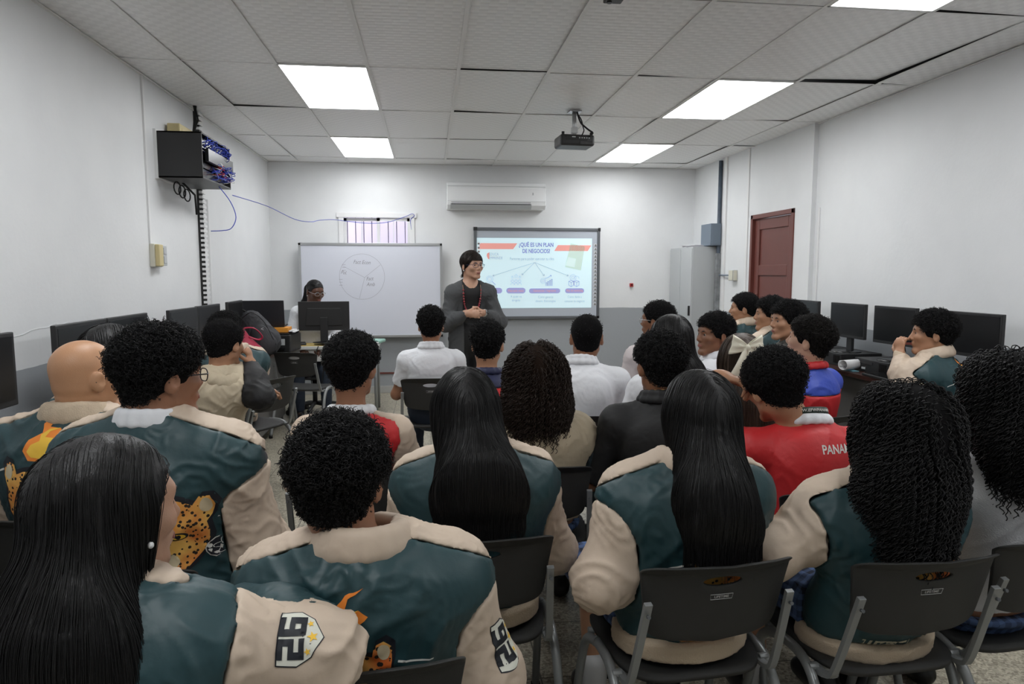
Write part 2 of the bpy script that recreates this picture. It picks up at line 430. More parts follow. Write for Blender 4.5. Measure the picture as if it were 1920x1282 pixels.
# network cabinet
nc = thing('network_cabinet', 'black wall-mounted network cabinet crowded with blue patch cables', 'network cabinet', (XL, 5.22, 2.195))
W_, D_, H_ = .70, .32, .325
q = MB().box(0, 0, 0, D_, .012, H_).box(0, W_-.012, 0, D_, W_, H_).box(0, 0, H_-.012, D_, W_, H_).box(0, 0, 0, D_, W_, .012)
q.build('cabinet_shell', M_BLACK, nc, bevel=.002)
MB().box(0, -.02, -.01, .018, W_+.02, H_+.01).build('mounting_board', M_WHITE, nc)
for z0, z1 in ((.235, .30), (.16, .215), (.09, .15), (.02, .08)):
    pn = MB().box(D_-.10, .02, z0, D_-.03, W_-.02, z1).build('patch_panel', M_BLACKG, nc)
    if z0 > .2:
        pass
cv = MB().box(D_-.01, .10, .135, D_+.015, W_+.03, .225).build('front_cover', mat('worn_black_metal', (.03, .032, .035), rough=.3, metal=.5), nc)
rr = random.Random(5)
def cable(a, b_, sag, r, n=9):
    a, b_ = Vector(a), Vector(b_); pts = []
    for i in range(n):
        t_ = i/(n-1); p = a.lerp(b_, t_); k = math.sin(PI*t_)
        p += Vector(sag)*k; pts.append(p)
    return pts, r
for (mm, cnt, nm, zr) in ((M_BLUEC, 46, 'blue_patch_cables', (.02, .34)), (M_WHITE, 6, 'white_patch_cables', (.04, .2)), (M_REDC, 5, 'red_patch_cables', (.03, .14))):
    q = MB()
    for i in range(cnt):
        if mm is M_BLUEC and i < 26:
            ya = rr.uniform(.05, W_-.03); a = (D_-.03, ya, rr.uniform(.25, .31)); b_ = (D_-.03, ya+rr.uniform(-.03, .08), rr.uniform(.18, .25)); sg = (rr.uniform(.03, .08), rr.uniform(-.02, .03), rr.uniform(.0, .05))
        else:
            ya = rr.uniform(.30, W_-.02); a = (D_-.03, ya, rr.uniform(.06, .2)); b_ = (D_-.03, min(W_, ya+rr.uniform(-.06, .12)), rr.uniform(.02, .14)); sg = (rr.uniform(.04, .09), rr.uniform(-.02, .06), rr.uniform(-.05, .03))
        q.tube(cable(a, b_, sg, .0028)[0], .0030, 5)
    q.build(nm, mm, nc)
q = MB()
for i in range(5):
    q.tube([(.05+rr.uniform(-.02, .03), .73+i*.008, .74), (.06+rr.uniform(-.01, .03), .70+i*.006, .55), (.05+i*.004, .60+i*.004, .36)], .006, 5)
for k in range(3):
    q.tube([(.1, .12+.1*k+.07*math.sin(a)*1.0, -.05-.05*k*.3+.045*math.cos(a)-.01) for a in np.linspace(0, 6, 14)], .005, 5)
q.tube([(.08, .3, 0), (.1, .5, -.07), (.04, .7, -.12), (.03, .74, -.2)], .008, 5)
q.build('black_cables', M_RUB, nc)
def smooth_path(pts, k=4):
    out = []; P = [Vector(p) for p in pts]
    for i in range(len(P)-1):
        p0, p1, p2, p3 = P[max(i-1, 0)], P[i], P[i+1], P[min(i+2, len(P)-1)]
        for s in range(k):
            t_ = s/k
            out.append(.5*((2*p1)+(p2-p0)*t_+(2*p0-5*p1+4*p2-p3)*t_*t_+(3*p1-p0-3*p2+p3)*t_**3))
    out.append(P[-1]); return out
# loose blue cables
q = MB().tube(smooth_path([(XL+.28, 5.72, 2.2), (XL+.36, 5.74, 2.08), (XL+.40, 5.73, 1.96), (XL+.37, 5.70, 1.87), (XL+.30, 5.69, 1.85), (XL+.22, 5.68, 1.845)], 5), .0035, 6)
tag(q.build('dangling_cable', M_BLUEC), 'short blue cable dangling with its loose end below the network cabinet', 'cable')
q = MB(); pts = [(XL+.33, 5.92, 2.15), (-1.45, 6.5, 2.12), (-1.30, 7.0, 2.04), (-1.24, 7.6, 2.06), (-1.26, 8.2, 2.12), (-1.15, 8.6, 2.16), (-.98, 8.655, 2.145), (-.72, 8.66, 2.125), (-.5, 8.66, 2.14), (-.28, 8.66, 2.21), (-.20, 8.66, 2.245), (-.175, 8.67, 2.22), (-.22, 8.68, 2.17), (-.21, 8.685, 2.05)]
q.tube(smooth_path(pts), .0035, 6)
tag(q.build('strung_cable', M_BLUEC), 'long blue cable strung from the network cabinet to the window corner', 'cable')
t = thing('junction_box', 'yellowed plastic box standing on top of the network cabinet', 'junction box', (XL+.02, 5.42, 2.515))
MB().box(0, 0, 0, .09, .30, .10).build('box_body', M_CREAMP, t, bevel=.006)
q = MB()
for k in range(3): q.box(.089, .04+.09*k, .03, .093, .09+.09*k, .07)
q.build('box_cover', M_CREAMP, t)
t = thing('wall_socket_box', 'beige double socket box with switch at the end of the left wall conduit', 'socket', (XL, 5.08, 1.56))
MB().box(0, -.05, 0, .035, .09, .16).build('socket_back', M_OFFW, t, bevel=.004)
MB().box(.035, -.045, .005, .065, .03, .155).build('socket_cover', M_CREAMP, t, bevel=.005)
MB().box(.035, .04, .01, .055, .12, .15).box(.055, .055, .09, .06, .105, .135).box(.055, .055, .025, .06, .105, .075).build('switch_plate', M_GREYP, t, bevel=.003)
# right wall fittings
t = thing('conduit_pipe', 'blue-grey conduit with flaking paint running up the wall behind the grey cabinet', 'conduit', (XR2, 7.86, 0))
MB().tube([(-.025, 0, .5), (-.025, 0, 2.83)], .022, 10).build('pipe', mat('flaking_blue_paint', (.07, .09, .12), rough=.6, noise=.6, nscale=9), t)
MB().box(-.05, -.03, .7, -.002, .03, 1.75).build('flaking_channel', mat('flaking_grey_paint', (.22, .23, .24), rough=.7, noise=.8, nscale=14), t)
t = thing('breaker_box', 'blue-grey breaker box on the wall above the grey cabinet', 'breaker box', (XR2-.005, 7.83, 1.84))
MB().box(-.13, 0, 0, 0, .30, .26).build('box_body', M_BLUEG, t, bevel=.004)
MB().box(-.12, -.008, .01, -.01, .002, .25).build('box_door', M_BLUEG, t, bevel=.003)
t = thing('light_switch_box', 'beige and grey switch box on the wall beside the door frame', 'light switch', (XR2, 7.38, 1.43))
MB().box(-.05, 0, 0, 0, .12, .12).build('switch_back', M_GREYP, t, bevel=.004)
MB().box(-.05, -.006, .003, -.004, 0, .115).box(-.056, .01, .003, -.05, .11, .115).build('switch_cover', M_OFFW, t, bevel=.003)
MB().tube([(-.03, .12, .06), (-.03, .42, .06)], .009, 8).build('feed_pipe', M_BLUEG, t)
t = thing('alarm_button', 'small red alarm button on the back wall right of the projected slide', 'alarm button', (2.62, YB, 1.36))
MB().box(-.022, -.03, -.022, .022, 0, .022).build('button_box', M_REDC, t, bevel=.004)
MB().tube([(0, -.03, 0), (0, -.038, 0)], .010, 12).build('button_face', M_BLACKG, t)
# ceiling bit at the top edge
t = thing('ceiling_sensor', 'small black sensor fixed to the ceiling at the top edge', 'sensor', (.90, 3.36, ZC))
MB().box(-.045, -.03, -.03, .045, .03, -.002).build('sensor_body', M_BLACK, t, bevel=.006)
MB().tube([(-.02, 0, -.03), (-.02, 0, -.038)], .012, 12).build('sensor_lens', M_BLACKG, t)

# air conditioner
ac = thing('air_conditioner', 'white split air conditioner high on the back wall above the slide board', 'air conditioner', (.84, YB, 2.30))
q = MB()
prof = [(0, .0), (-.17, .0), (-.215, .045), (-.22, .09), (-.215, .25), (-.185, .315), (0, .32)]
q.prism([(p[0], p[1]) for p in prof], (-.61, 0, 0), (0, 1, 0), (0, 0, 1), 1.22)
q.build('housing', mat('ac_plastic', (.88, .89, .90), rough=.2), ac, bevel=.006)
MB().prism([(-.172, -.001), (-.216, .044), (-.219, .062), (-.17, .01)], (-.57, 0, 0), (0, 1, 0), (0, 0, 1), 1.0).build('louver', M_GREYP, ac)
MB().box(-.56, -.2215, .052, .42, -.214, .060).box(-.56, -.2215, .074, .42, -.214, .079).build('air_slot', M_GAP, ac)
MB().box(-.605, -.2235, .092, .605, -.217, .095).box(-.605, -.214, .272, .605, -.205, .275).build('seam', M_GREYP, ac)
MB().box(.44, -.2235, .17, .455, -.2195, .20).build('badge', M_ALU, ac)

# projector
pj = thing('projector', 'black projector hanging from the ceiling on a silver mount', 'projector', (1.213, 5.72, 2.60), R_(4))
MB().box(-.145, -.11, -.045, .145, .11, .045).build('body', M_BLACK, pj, bevel=.018, bseg=3)
MB().box(-.10, -.113, .0, .08, -.108, .03).box(.02, -.114, -.035, .12, -.109, -.01).build('port_panel', M_BLACKG, pj)
q = MB()
for k in range(5): q.box(.01+.02*k, -.1155, .012, .02+.02*k, -.112, .02)
q.box(-.05, -.1155, .018, -.02, -.112, .026).build('ports', M_GREYP, pj)
MB().tube([(-.07, .10, .0), (-.07, .135, 0)], .032, 16).build('lens', M_BLACKG, pj)
q = MB().tube([(0, 0, .045), (0, 0, .248)], .018, 8); q.box(-.04, -.04, .044, .04, .04, .055); q.box(-.022, -.022, .07, .022, .022, .12); q.box(-.05, -.05, .24, .05, .05, .25)
q.build('mount', M_ALU, pj)
q = MB()
for s in (-1, 1): q.tube([(s*.12, -.09, .03), (s*.12, -.09, .065)], .012, 8)
q.build('feet', M_BLACK, pj)
q = MB().tube(smooth_path([(.02, -.01, .25), (.03, -.02, .20), (.05, -.03, .15), (.08, -.04, .12), (.11, -.06, .09), (.13, -.10, .06), (.10, -.112, .03)]), .007, 6)
q.tube(smooth_path([(.02, 0, .24), (.05, -.03, .18), (.06, -.05, .12), (.06, -.08, .08), (.03, -.112, .03)]), .005, 6)
q.build('power_cable', M_RUB, pj)

# whiteboard
wbd = thing('whiteboard', 'big whiteboard with a hand drawn pie chart, under the barred window', 'whiteboard', (-.70, 8.58, .72))
bw, bh = .865, 1.16
MB().box(-bw+.02, -.005, .02, bw-.02, .02, bh-.02).build('writing_surface', M_BOARD, wbd)
q = MB().box(-bw, -.014, 0, bw, .024, .03).box(-bw, -.014, bh-.03, bw, .024, bh).box(-bw, -.014, 0, -bw+.028, .024, bh).box(bw-.028, -.014, 0, bw, .024, bh)
q.build('board_frame', M_ALU, wbd, bevel=.002)
for sx in (-.6, .6): MB().box(sx-.02, .02, .2, sx+.02, .12, .24).box(sx-.02, .02, bh-.3, sx+.02, .12, bh-.26).build('wall_bracket', M_ALU, wbd)
dr = MB(); Y0 = -.0055
cx, cz, rr_ = -.115, .75, .272
crc = [(cx+rr_*math.cos(a), Y0, cz+rr_*math.sin(a)*1.02) for a in np.linspace(0, 2*PI, 60)]
dr.tube(crc, .0018, 4)
for a in (150, 33, -98):
    e = (cx+rr_*math.cos(R_(a))*.98, Y0, cz+rr_*math.sin(R_(a))*.98)
    dr.tube([(cx+.03, Y0, cz-.01), e], .0016, 4)
dr.build('pie_chart_drawing', M_INK2, wbd)
X3, Z3 = (1, 0, 0), (0, 0, 1)
hw_ = MB()
def scr(txt, size, x, z, rot=0):
    V, F = text_verts(txt, size); c, s = math.cos(rot), math.sin(rot)
    hw_.add([(x+(a+.3*b)*.8*c-b*s, Y0-.001, z+a*.8*s+b*c) for a, b in V], F)
scr('Fact Econ', .066, -.11, .925, -.04); scr('Pol.', .06, -.33, .80, -.15); scr('Fact', .064, -.02, .725, .05); scr('Amb', .064, -.01, .655)
for k in range(3): scr('—', .05, -.33, .90-.035*k); scr('—', .05, -.37, .72-.035*k)
hw_.build('handwriting', M_INK2, wbd)

# interactive board with the projected slide
ib = thing('interactive_board', 'wall board with the projected slide about a business plan', 'projection board', (1.375, 8.66, .93))
iw, ih = .81, 1.155
MB().box(-iw+.02, -.004, .02, iw-.02, .025, ih-.02).build('board_surface', mat('board_grey_white', (.48, .52, .58), rough=.5), ib)
q = MB().box(-iw, -.02, 0, iw, .03, .035).box(-iw, -.02, ih-.035, iw, .03, ih).box(-iw, -.02, 0, -iw+.035, .03, ih).box(iw-.035, -.02, 0, iw, .03, ih)
q.build('board_frame', M_DALU, ib, bevel=.004)
q = MB()
for sx in (-1, 1): q.box(sx*iw-.022 if sx > 0 else -iw-.003, -.024, ih-.04, sx*iw+.003 if sx > 0 else -iw+.022+.02, .03, ih+.004)
q.build('frame_corner', M_BLACK, ib)
def emat(n, c, e=.45): return mat(n, c, rough=.8, emit=e)  # slide colours carry a faint glow in place of the projector's beam
sx0, sx1, sz0, sz1 = -.775, .705, .14, 1.025
SL = MB().box(sx0, -.006, sz0, sx1, -.0045, sz1).build('projected_slide', emat('slide_light', (.62, .80, .86), .42), ib)  # projector light put into the colour and glow of a thin sheet
YS = -.0075
def U(px, py):  # slide coordinates from the drawing (0..1250, 0..745)
    return sx0+(px)/1250*(sx1-sx0), sz1-(py)/745*(sz1-sz0)
def quad(mb, P): mb.add([(U(*p)[0], YS, U(*p)[1]) for p in P], [tuple(range(len(P)))])
q = MB(); quad(q, [(40, 55), (435, 55), (390, 118), (10, 118)]); quad(q, [(875, 72), (1245, 72), (1205, 135), (835, 135)])
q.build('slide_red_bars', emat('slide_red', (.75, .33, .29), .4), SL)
def stext(txt, size, px, py, m, nm='slide_text', bold=0, w=None, dy=0):
    x, z = U(px, py); V, F = text_verts(txt, size, bold); k = (sx1-sx0)/1250
    xs = [a for a, b_ in V]; sc = (w*k/(max(xs)-min(xs))) if w else .8
    mb_ = MB(); mb_.add([(x+a*sc, YS-dy, z+b_) for a, b_ in V], F); return mb_.build(nm, m, SL)
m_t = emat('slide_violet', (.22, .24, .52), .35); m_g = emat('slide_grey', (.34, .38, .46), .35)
stext('¿QUÉ ES UN PLAN', .072, 640, 72, m_t, 'slide_title', .0022, 375); stext('DE NEGOCIOS?', .072, 640, 139, m_t, 'slide_title', .0022, 300)
stext('Factores para poder ejecutar tu idea', .050, 595, 220, m_g, w=478)
stext('EDUCA', .05, 182, 172, m_g, 'slide_logo_text', w=100); stext('EMPRENDE', .046, 203, 212, m_g, 'slide_logo_text', w=145)
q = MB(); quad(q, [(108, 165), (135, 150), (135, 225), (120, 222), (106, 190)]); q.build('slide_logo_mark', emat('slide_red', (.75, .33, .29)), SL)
stext('A quién va', .042, 422, 622, m_g, w=120); stext('dirigido', .042, 422, 662, m_g, w=90)
stext('Cómo ganarás', .042, 745, 628, m_g, w=165); stext('dinero. Estrategias', .042, 745, 672, m_g, w=220)
stext('Cómo darás a', .042, 1065, 628, m_g, w=155); stext('conocer tu negocio', .042, 1065, 674, m_g, w=222)
q = MB()
def ln(a, b_, w=.0028):
    (x0, z0), (x1, z1) = U(*a), U(*b_)
    q.tube([(x0, YS, z0), (x1, YS, z1)], w, 4)
for e in ((170, 400), (485, 390), (728, 400), (993, 400)):
    ln((625, 258), e)
    dx, dz = e[0]-625, e[1]-258; l = math.hypot(dx, dz); dx /= l; dz /= l
    for s in (-1, 1): ln(e, (e[0]-dx*16+s*dz*11, e[1]-dz*16-s*dx*11), .0034)
q.build('slide_arrows', m_g, SL)
q = MB()
def circ(px, py, r, w=.0016, a0=0, a1=2*PI, asp=1):
    x, z = U(px, py); k = (sx1-sx0)/1250
    q.tube([(x+r*k*math.cos(a), YS, z+r*k*asp*math.sin(a)) for a in np.linspace(a0, a1, 16)], w, 4)
circ(137, 435, 36); circ(137, 435, 22); ln((165, 462), (200, 495), .004)
for px in (383, 422, 461):
    circ(px, 457, 15); circ(px, 497, 20, a0=0, a1=PI)
for px, py, r in ((380, 415, 14), (422, 403, 22), (462, 415, 14)):
    x, z = U(px, py); k = (sx1-sx0)/1250
    q.tube([(x+(r if i % 2 == 0 else r*.45)*k*math.sin(i*PI/5), YS, z+(r if i % 2 == 0 else r*.45)*k*math.cos(i*PI/5)) for i in range(11)], .0014, 4)
circ(715, 455, 27); circ(715, 455, 14)
for i, hh in enumerate((35, 48, 60, 72)):
    ln((745+20*i, 508), (745+20*i, 508-hh)); ln((757+20*i, 508), (757+20*i, 508-hh)); ln((745+20*i, 508-hh), (757+20*i, 508-hh))
ln((735, 430), (770, 418)); ln((770, 418), (805, 395)); ln((805, 395), (790, 394)); ln((805, 395), (803, 410))
circ(1045, 420, 34); circ(1045, 420, 16); circ(1085, 432, 28, a0=0, a1=PI)
for bx in (1025, 1085):
    ln((bx-28, 460), (bx, 450)); ln((bx, 450), (bx+28, 460)); ln((bx-28, 460), (bx, 474)); ln((bx, 474), (bx+28, 460)); ln((bx-28, 460), (bx-28, 500)); ln((bx+28, 460), (bx+28, 500)); ln((bx, 474), (bx, 518)); ln((bx-28, 500), (bx, 518)); ln((bx+28, 500), (bx, 518))
q.build('slide_icons', m_t, SL)
q = MB()
def pill(a, b_, c, d_):
    r = (d_-c)/2; P = [(b_-r+r*math.cos(t), (c+d_)/2-r*math.sin(t)) for t in np.linspace(-PI/2, PI/2, 8)] + [(a+r-r*math.cos(t), (c+d_)/2+r*math.sin(t)) for t in np.linspace(-PI/2, PI/2, 8)]
    quad(q, P)
for a, b_ in ((60, 272), (315, 525), (562, 905), (958, 1170)): pill(a, b_, 528 if b_ < 600 else 535, 588)
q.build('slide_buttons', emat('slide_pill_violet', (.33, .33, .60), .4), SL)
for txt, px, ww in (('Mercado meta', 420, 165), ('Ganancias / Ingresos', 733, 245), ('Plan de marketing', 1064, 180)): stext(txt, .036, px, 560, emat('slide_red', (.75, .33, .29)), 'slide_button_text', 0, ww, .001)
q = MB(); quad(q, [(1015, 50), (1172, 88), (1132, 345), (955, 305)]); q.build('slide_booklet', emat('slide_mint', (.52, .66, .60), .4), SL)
q = MB()
YS -= .0006
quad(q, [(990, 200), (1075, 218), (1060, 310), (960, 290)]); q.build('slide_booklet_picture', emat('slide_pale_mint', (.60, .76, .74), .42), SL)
YS += .0006
q = MB(); q2 = MB()
for i in range(17):
    z = .17+i*.047
    q.box(.735, -.0062, z, .772, -.0045, z+.034); q2.box(.740, -.0075, z+.004, .767, -.006, z+.012); q2.box(.745, -.0075, z+.018, .762, -.006, z+.026)
for i in range(3): q.box(-.765, -.0082, .84+i*.05, -.735, -.0045, .874+i*.05); q2.box(-.762, -.0095, .845+i*.05, -.738, -.008, .855+i*.05)
q.build('board_tool_icons', M_PAPER, ib); q2.build('board_tool_marks', M_BLACKG, ib)

# filing cabinet
fc = thing('metal_cabinet', 'tall light grey metal cabinet in the corner by the door', 'cabinet', (3.14, 7.92, 0))
MB().box(-.0, 0, .05, .31, .76, 1.83).box(.01, .02, 0, .30, .74, .05).build('cabinet_body', M_GREYP, fc, bevel=.004)
MB().box(-.008, .01, .07, 0, .375, 1.81).build('cabinet_door', M_GREYP, fc, bevel=.002)
MB().box(-.008, .385, .07, 0, .75, 1.81).build('cabinet_door', M_GREYP, fc, bevel=.002)
MB().box(-.03, .03, 1.00, -.008, .05, 1.12).build('cabinet_handle', M_BLACK, fc, bevel=.003)
rr = random.Random(9)
PL = ['bottom sheet of the papers on top of the grey cabinet', 'second sheet from the bottom of the papers on the grey cabinet', 'middle sheet of the papers lying on the grey cabinet', 'second sheet from the top of the papers on the grey cabinet', 'topmost sheet of the papers lying on the grey cabinet']
for k in range(5):
    o = MB().box(-.11, -.15, 0, .11, .15, .004).build('paper_sheet', M_PAPER if k != 2 else mat('mauve_paper', (.42, .38, .48), rough=.6))
    o.location = (3.26+rr.uniform(-.03, .03), 8.2+rr.uniform(-.03, .03), 1.8305+k*.0055); o.rotation_euler = (0, 0, rr.uniform(-.3, .5))
    tag(o, PL[k], 'paper', 'papers on the grey cabinet')

# ------------------------------------------------------------------ desks
ld = thing('computer_desk', 'long brown laminate computer desk along the left wall', 'desk', (XL, 0, 0))
MB().box(.01, 1.6, .73, .46, 7.15, .76).build('desk_top', M_WOOD, ld, bevel=.003)
MB().box(.42, 1.62, .08, .44, 7.13, .73).build('front_panel', M_DESKG, ld)
for y in (1.65, 3.0, 4.4, 5.8, 7.08): MB().box(.02, y, 0, .42, y+.03, .73).build('leg_panel', M_DESKG, ld)
rd = thing('computer_desk', 'long brown laminate computer desk along the right wall', 'desk', (XR, 0, 0))
MB().box(-.48, 1.9, .77, -.01, 5.60, .80).build('desk_top', M_WOOD, rd, bevel=.003)
MB().box(-.42, 1.92, .1, -.40, 5.58, .77).build('front_panel', M_DESKG, rd)
for y in (1.95, 3.1, 4.3, 5.53): MB().box(-.40, y, 0, -.02, y+.03, .77).build('leg_panel', M_DESKG, rd)
td = thing('teacher_desk', 'white teacher desk with steel legs behind the empty chairs', 'desk', (-1.0, 7.42, 0), R_(2))
MB().box(-.47, -.36, .745, .47, .36, .775).build('desk_top', M_DESKW, td, bevel=.003)
MB().box(-.45, -.33, .62, .45, -.31, .745).build('apron', M_DESKW, td)
for sx in (-.43, .43):
    for sy in (-.32, .32): MB().tube([(sx, sy, 0), (sx, sy, .745)], .018, 8).build('leg', M_STEEL, td)

# ------------------------------------------------------------------ monitors, keyboards, computers
def monitor():
    t = thing('computer_monitor', '', 'monitor')
    MB().box(-.232, -.012, .12, .232, .012, .405).build('monitor_frame', M_BLACK, t, bevel=.004)
    MB().box(-.215, .012, .145, .215, .0135, .389).build('screen', M_SCREEN, t)
    MB().prism([(-.17, .17), (.17, .17), (.15, .34), (-.15, .34)], (0, -.028, 0), (1, 0, 0), (0, 0, 1), -.018).build('back_shell', M_BLACK, t, bevel=.004)
    MB().box(-.035, -.04, .012, .035, -.015, .25).build('stand', M_BLACK, t, bevel=.004)
    q = MB(); q.lathe([(.001, 0), (.11, 0), (.11, .006), (.04, .013), (.001, .013)], 28); q.build('base', M_BLACKG, t)
    return t
def monitor_labels(o, label, group): tag(o, label, 'monitor', group); return o
def keyboard():
    t = thing('keyboard', '', 'keyboard')
    MB().box(-.22, -.07, 0, .22, .07, .018).build('keyboard_case', M_BLACK, t, bevel=.004)
    q = MB()
    for r in range(5):
        for c in range(19):
            x = -.208+c*.0222; q.box(x, -.06+r*.024, .018, x+.018, -.041+r*.024, .024)
    q.build('keys', M_BLACKG, t); return t
def pc_case():
    t = thing('desktop_computer', '', 'computer')
    MB().box(-.19, -.17, 0, .19, .17, .095).build('computer_case', M_BLACK, t, bevel=.004)
    q = MB()
    for k in range(7): q.box(-.17+.012*k, .17, .02, -.164+.012*k, .173, .08)
    q.box(-.02, .17, .06, .12, .174, .078).box(.15, .17, .035, .16, .174, .045); q.build('front_grille', M_BLACKG, t)
    MB().box(.06, .1705, .02, .10, .174, .035).build('sticker', M_GREYP, t); return t
mo, kb, pc = monitor(), keyboard(), pc_case()
first = {'m': mo, 'k': kb, 'p': pc}; used = set()
def put(k, loc, rz, label, group):
    o = first[k] if k not in used else copy_tree(first[k]); used.add(k)
    o.location = loc; o.rotation_euler = (0, 0, rz); o['label'] = label; o['group'] = group; return o
LM = [(2.74, 'monitor cut by the left picture edge, first on the wall desk'), (3.57, 'black monitor on the left desk directly behind the bald man'), (4.09, 'black monitor on the left desk beside the one behind the bald man'), (4.97, 'black monitor just before the slotted cable duct on the left'), (5.52, 'black monitor just past the slotted cable duct on the left'), (6.24, 'last black monitor on the left desk, beside the grey backpack')]
for i, (y, lb) in enumerate(LM):
    rz = R_(-92+rng.uniform(-3, 3))
    put('p', (XL+.22, y, .76), R_(-90), ['black desktop computer under the monitor at the left picture edge', 'black desktop computer under the monitor behind the bald man', 'black desktop computer under the third monitor of the left desk', 'black desktop computer under the monitor before the cable duct', 'black desktop computer under the monitor past the cable duct', 'black desktop computer under the last monitor of the left desk'][i], 'computers on the left desk')
    put('m', (XL+.22, y, .855), rz, lb, 'monitors on the left desk').scale = (1.1, 1, 1.05) if i < 3 else (1, 1, 1.03)
rscale = (.92, 1, .95)
RM = [(5.62, 'black monitor in front of the door end of the right desk'), (5.02, 'black monitor right above the head of the boy in red and blue'), (4.47, 'black monitor partly hidden by the boy with his hand at his mouth'), (3.76, 'biggest looking black monitor, nearest on the right desk')]
for i, (y, lb) in enumerate(RM):
    if i: put('p', (XR-.185, y+(.05), .80), R_(90), ['', 'black desktop computer under the monitor above the red and blue shirt', 'black desktop computer behind the keyboard with the rolled paper', 'black desktop computer under the nearest monitor on the right desk'][i], 'computers on the right desk')
    else: put('p', (XR-.185, y-.12, .80), R_(90), 'black desktop computer at the door end of the right desk', 'computers on the right desk')
    put('m', (XR-.22, y, .895), R_(90+rng.uniform(-3, 3)), lb, 'monitors on the right desk').scale = rscale
put('k', (XR-.42, 4.22, .80), R_(86), 'black keyboard on the right desk beside the rolled paper', 'keyboards')
put('k', (XR-.42, 3.40, .80), R_(88), 'black keyboard behind the boy in the jacket, under the nearest monitor', 'keyboards')
put('k', (XL+.34, 3.17, .76), R_(-80), 'black keyboard at the left picture edge beside the bald man', 'keyboards')
# loose cables on the desks
for nm, lb, pts in (('monitor_cable', 'thick black cable looping behind the nearest right monitor', [(XR-.08, 3.85, 1.0), (XR-.05, 3.95, .98), (XR-.06, 4.0, .9), (XR-.1, 3.98, .83)]),
                    ('monitor_cable', 'black cable loop between the two middle monitors on the right desk', [(XR-.12, 4.75, 1.03), (XR-.08, 4.62, 1.05), (XR-.06, 4.57, .95), (XR-.08, 4.56, .82)]),
                    ('monitor_cable', 'bundle of black cable behind the bald man', [(XL+.06, 3.2, 1.02), (XL+.08, 3.05, 1.0), (XL+.12, 2.98, .9), (XL+.3, 3.15, .88), (XL+.38, 3.3, .93)])):
    tag(MB().tube(smooth_path(pts, 5), .008, 7).build(nm, M_RUB), lb, 'cable')
t = thing('rolled_paper', 'rolled white magazine lying on the computer on the right desk', 'paper', (XR-.40, 4.66, .83), R_(20))
sp = [(0, .03*math.cos(a)*(1+.06*a), .03+.03*math.sin(a)*(1+.06*a)-.01) for a in np.linspace(-.5, 7, 26)]
q = MB(); vs = [(-.11, p[1], p[2]) for p in sp] + [(.11, p[1], p[2]) for p in sp]; n = len(sp)
q.add(vs, [(i, i+1, n+i+1, n+i) for i in range(n-1)], True); o = q.build('paper_roll', M_PAPER, t); m = o.modifiers.new('s', 'SOLIDIFY'); m.thickness = .0015
tag(MB().box(XR-.44, 4.60, .8005, XR-.39, 4.70, .806).build('blue_card', mat('pale_blue_card', (.2, .42, .5), rough=.5)), 'pale blue card at the edge of the right desk', 'card')

# things on and around the teacher's desk
tm = copy_tree(mo); used.add('m')
tm.location = (-1.08, 7.22, .80); tm.rotation_euler = (0, 0, R_(3)); tm['label'] = 'black monitor on the white teacher desk seen from behind'; 
if 'group' in tm: del tm['group']
tag(MB().box(-1.42, 7.10, .7755, -.62, 7.42, .779).build('desk_blotter', M_YEL), 'yellow folder sheet under the monitor on the teacher desk', 'folder')
t = thing('stacked_folder', 'green plastic folder stuffed with paper at the teacher desk corner', 'folder', (-.66, 7.35, .78), R_(-12))
MB().box(-.17, -.12, 0, .17, .12, .035).build('folder_cover', M_GRNF, t, bevel=.015, bseg=3)
MB().box(-.16, -.125, .004, .16, -.115, .02).build('folder_sheets', M_PAPER, t)
tag(MB().box(-.86, 7.22, .8155, -.62, 7.5, .828).build('manila_folder', M_YEL, bevel=.002), 'manila folder on top of the green folder on the teacher desk', 'folder')
t = thing('computer_mouse', 'black computer mouse on the teacher desk left of the monitor', 'mouse', (-1.30, 7.20, .779), R_(20))
MB().prism([(-.05, 0), (.05, 0), (.045, .02), (.0, .034), (-.045, .022)], (-.03, 0, 0), (0, 1, 0), (0, 0, 1), .06).build('mouse_body', M_BLACKG, t, bevel=.008, bseg=3)
MB().tube([(-.004, .02, .03), (.004, .02, .03)], .008, 10).build('mouse_wheel', M_GREYP, t)
pr = thing('printer', 'black printer at the far end of the left desk', 'printer', (-1.50, 6.88, .76), R_(-8))
MB().box(-.20, -.16, 0, .20, .16, .17).build('printer_body', M_BLACK, pr, bevel=.012, bseg=3)
MB().box(-.19, -.15, .17, .19, .15, .185).build('printer_lid', M_BLACKG, pr, bevel=.006)
MB().box(-.15, -.2, .03, .15, -.155, .045).build('paper_tray', M_BLACKG, pr)
MB().box(.08, -.1635, .07, .15, -.159, .13).build('control_label', M_GREYP, pr)
tag(MB().box(-1.66, 6.78, .947, -1.36, 6.98, .99).build('orange_box', M_ORG, bevel=.002), 'flat orange box on the printer under the laptop', 'box')
tag(MB().box(-1.345, 6.75, .947, -1.31, 6.98, .965).box(-1.345, 6.75, .947, -1.29, 6.98, .955).build('paper_stack', M_PAPER), 'small stack of white paper on the printer beside the orange box', 'paper')
lp = thing('laptop', 'open black laptop on the orange box, lid turned to the room', 'laptop', (-1.60, 6.92, .991), R_(4))
MB().box(-.19, -.08, 0, .19, .17, .018).build('laptop_base', M_BLACK, lp, bevel=.004)
Mx = Matrix.Translation((0, -.08, .015)) @ Matrix.Rotation(R_(8), 4, 'X')
MB().box(-.195, -.008, 0, .195, .004, .25, Mx).build('laptop_lid', mat('laptop_lid_black', (.022, .022, .026), rough=.35), lp, bevel=.004)
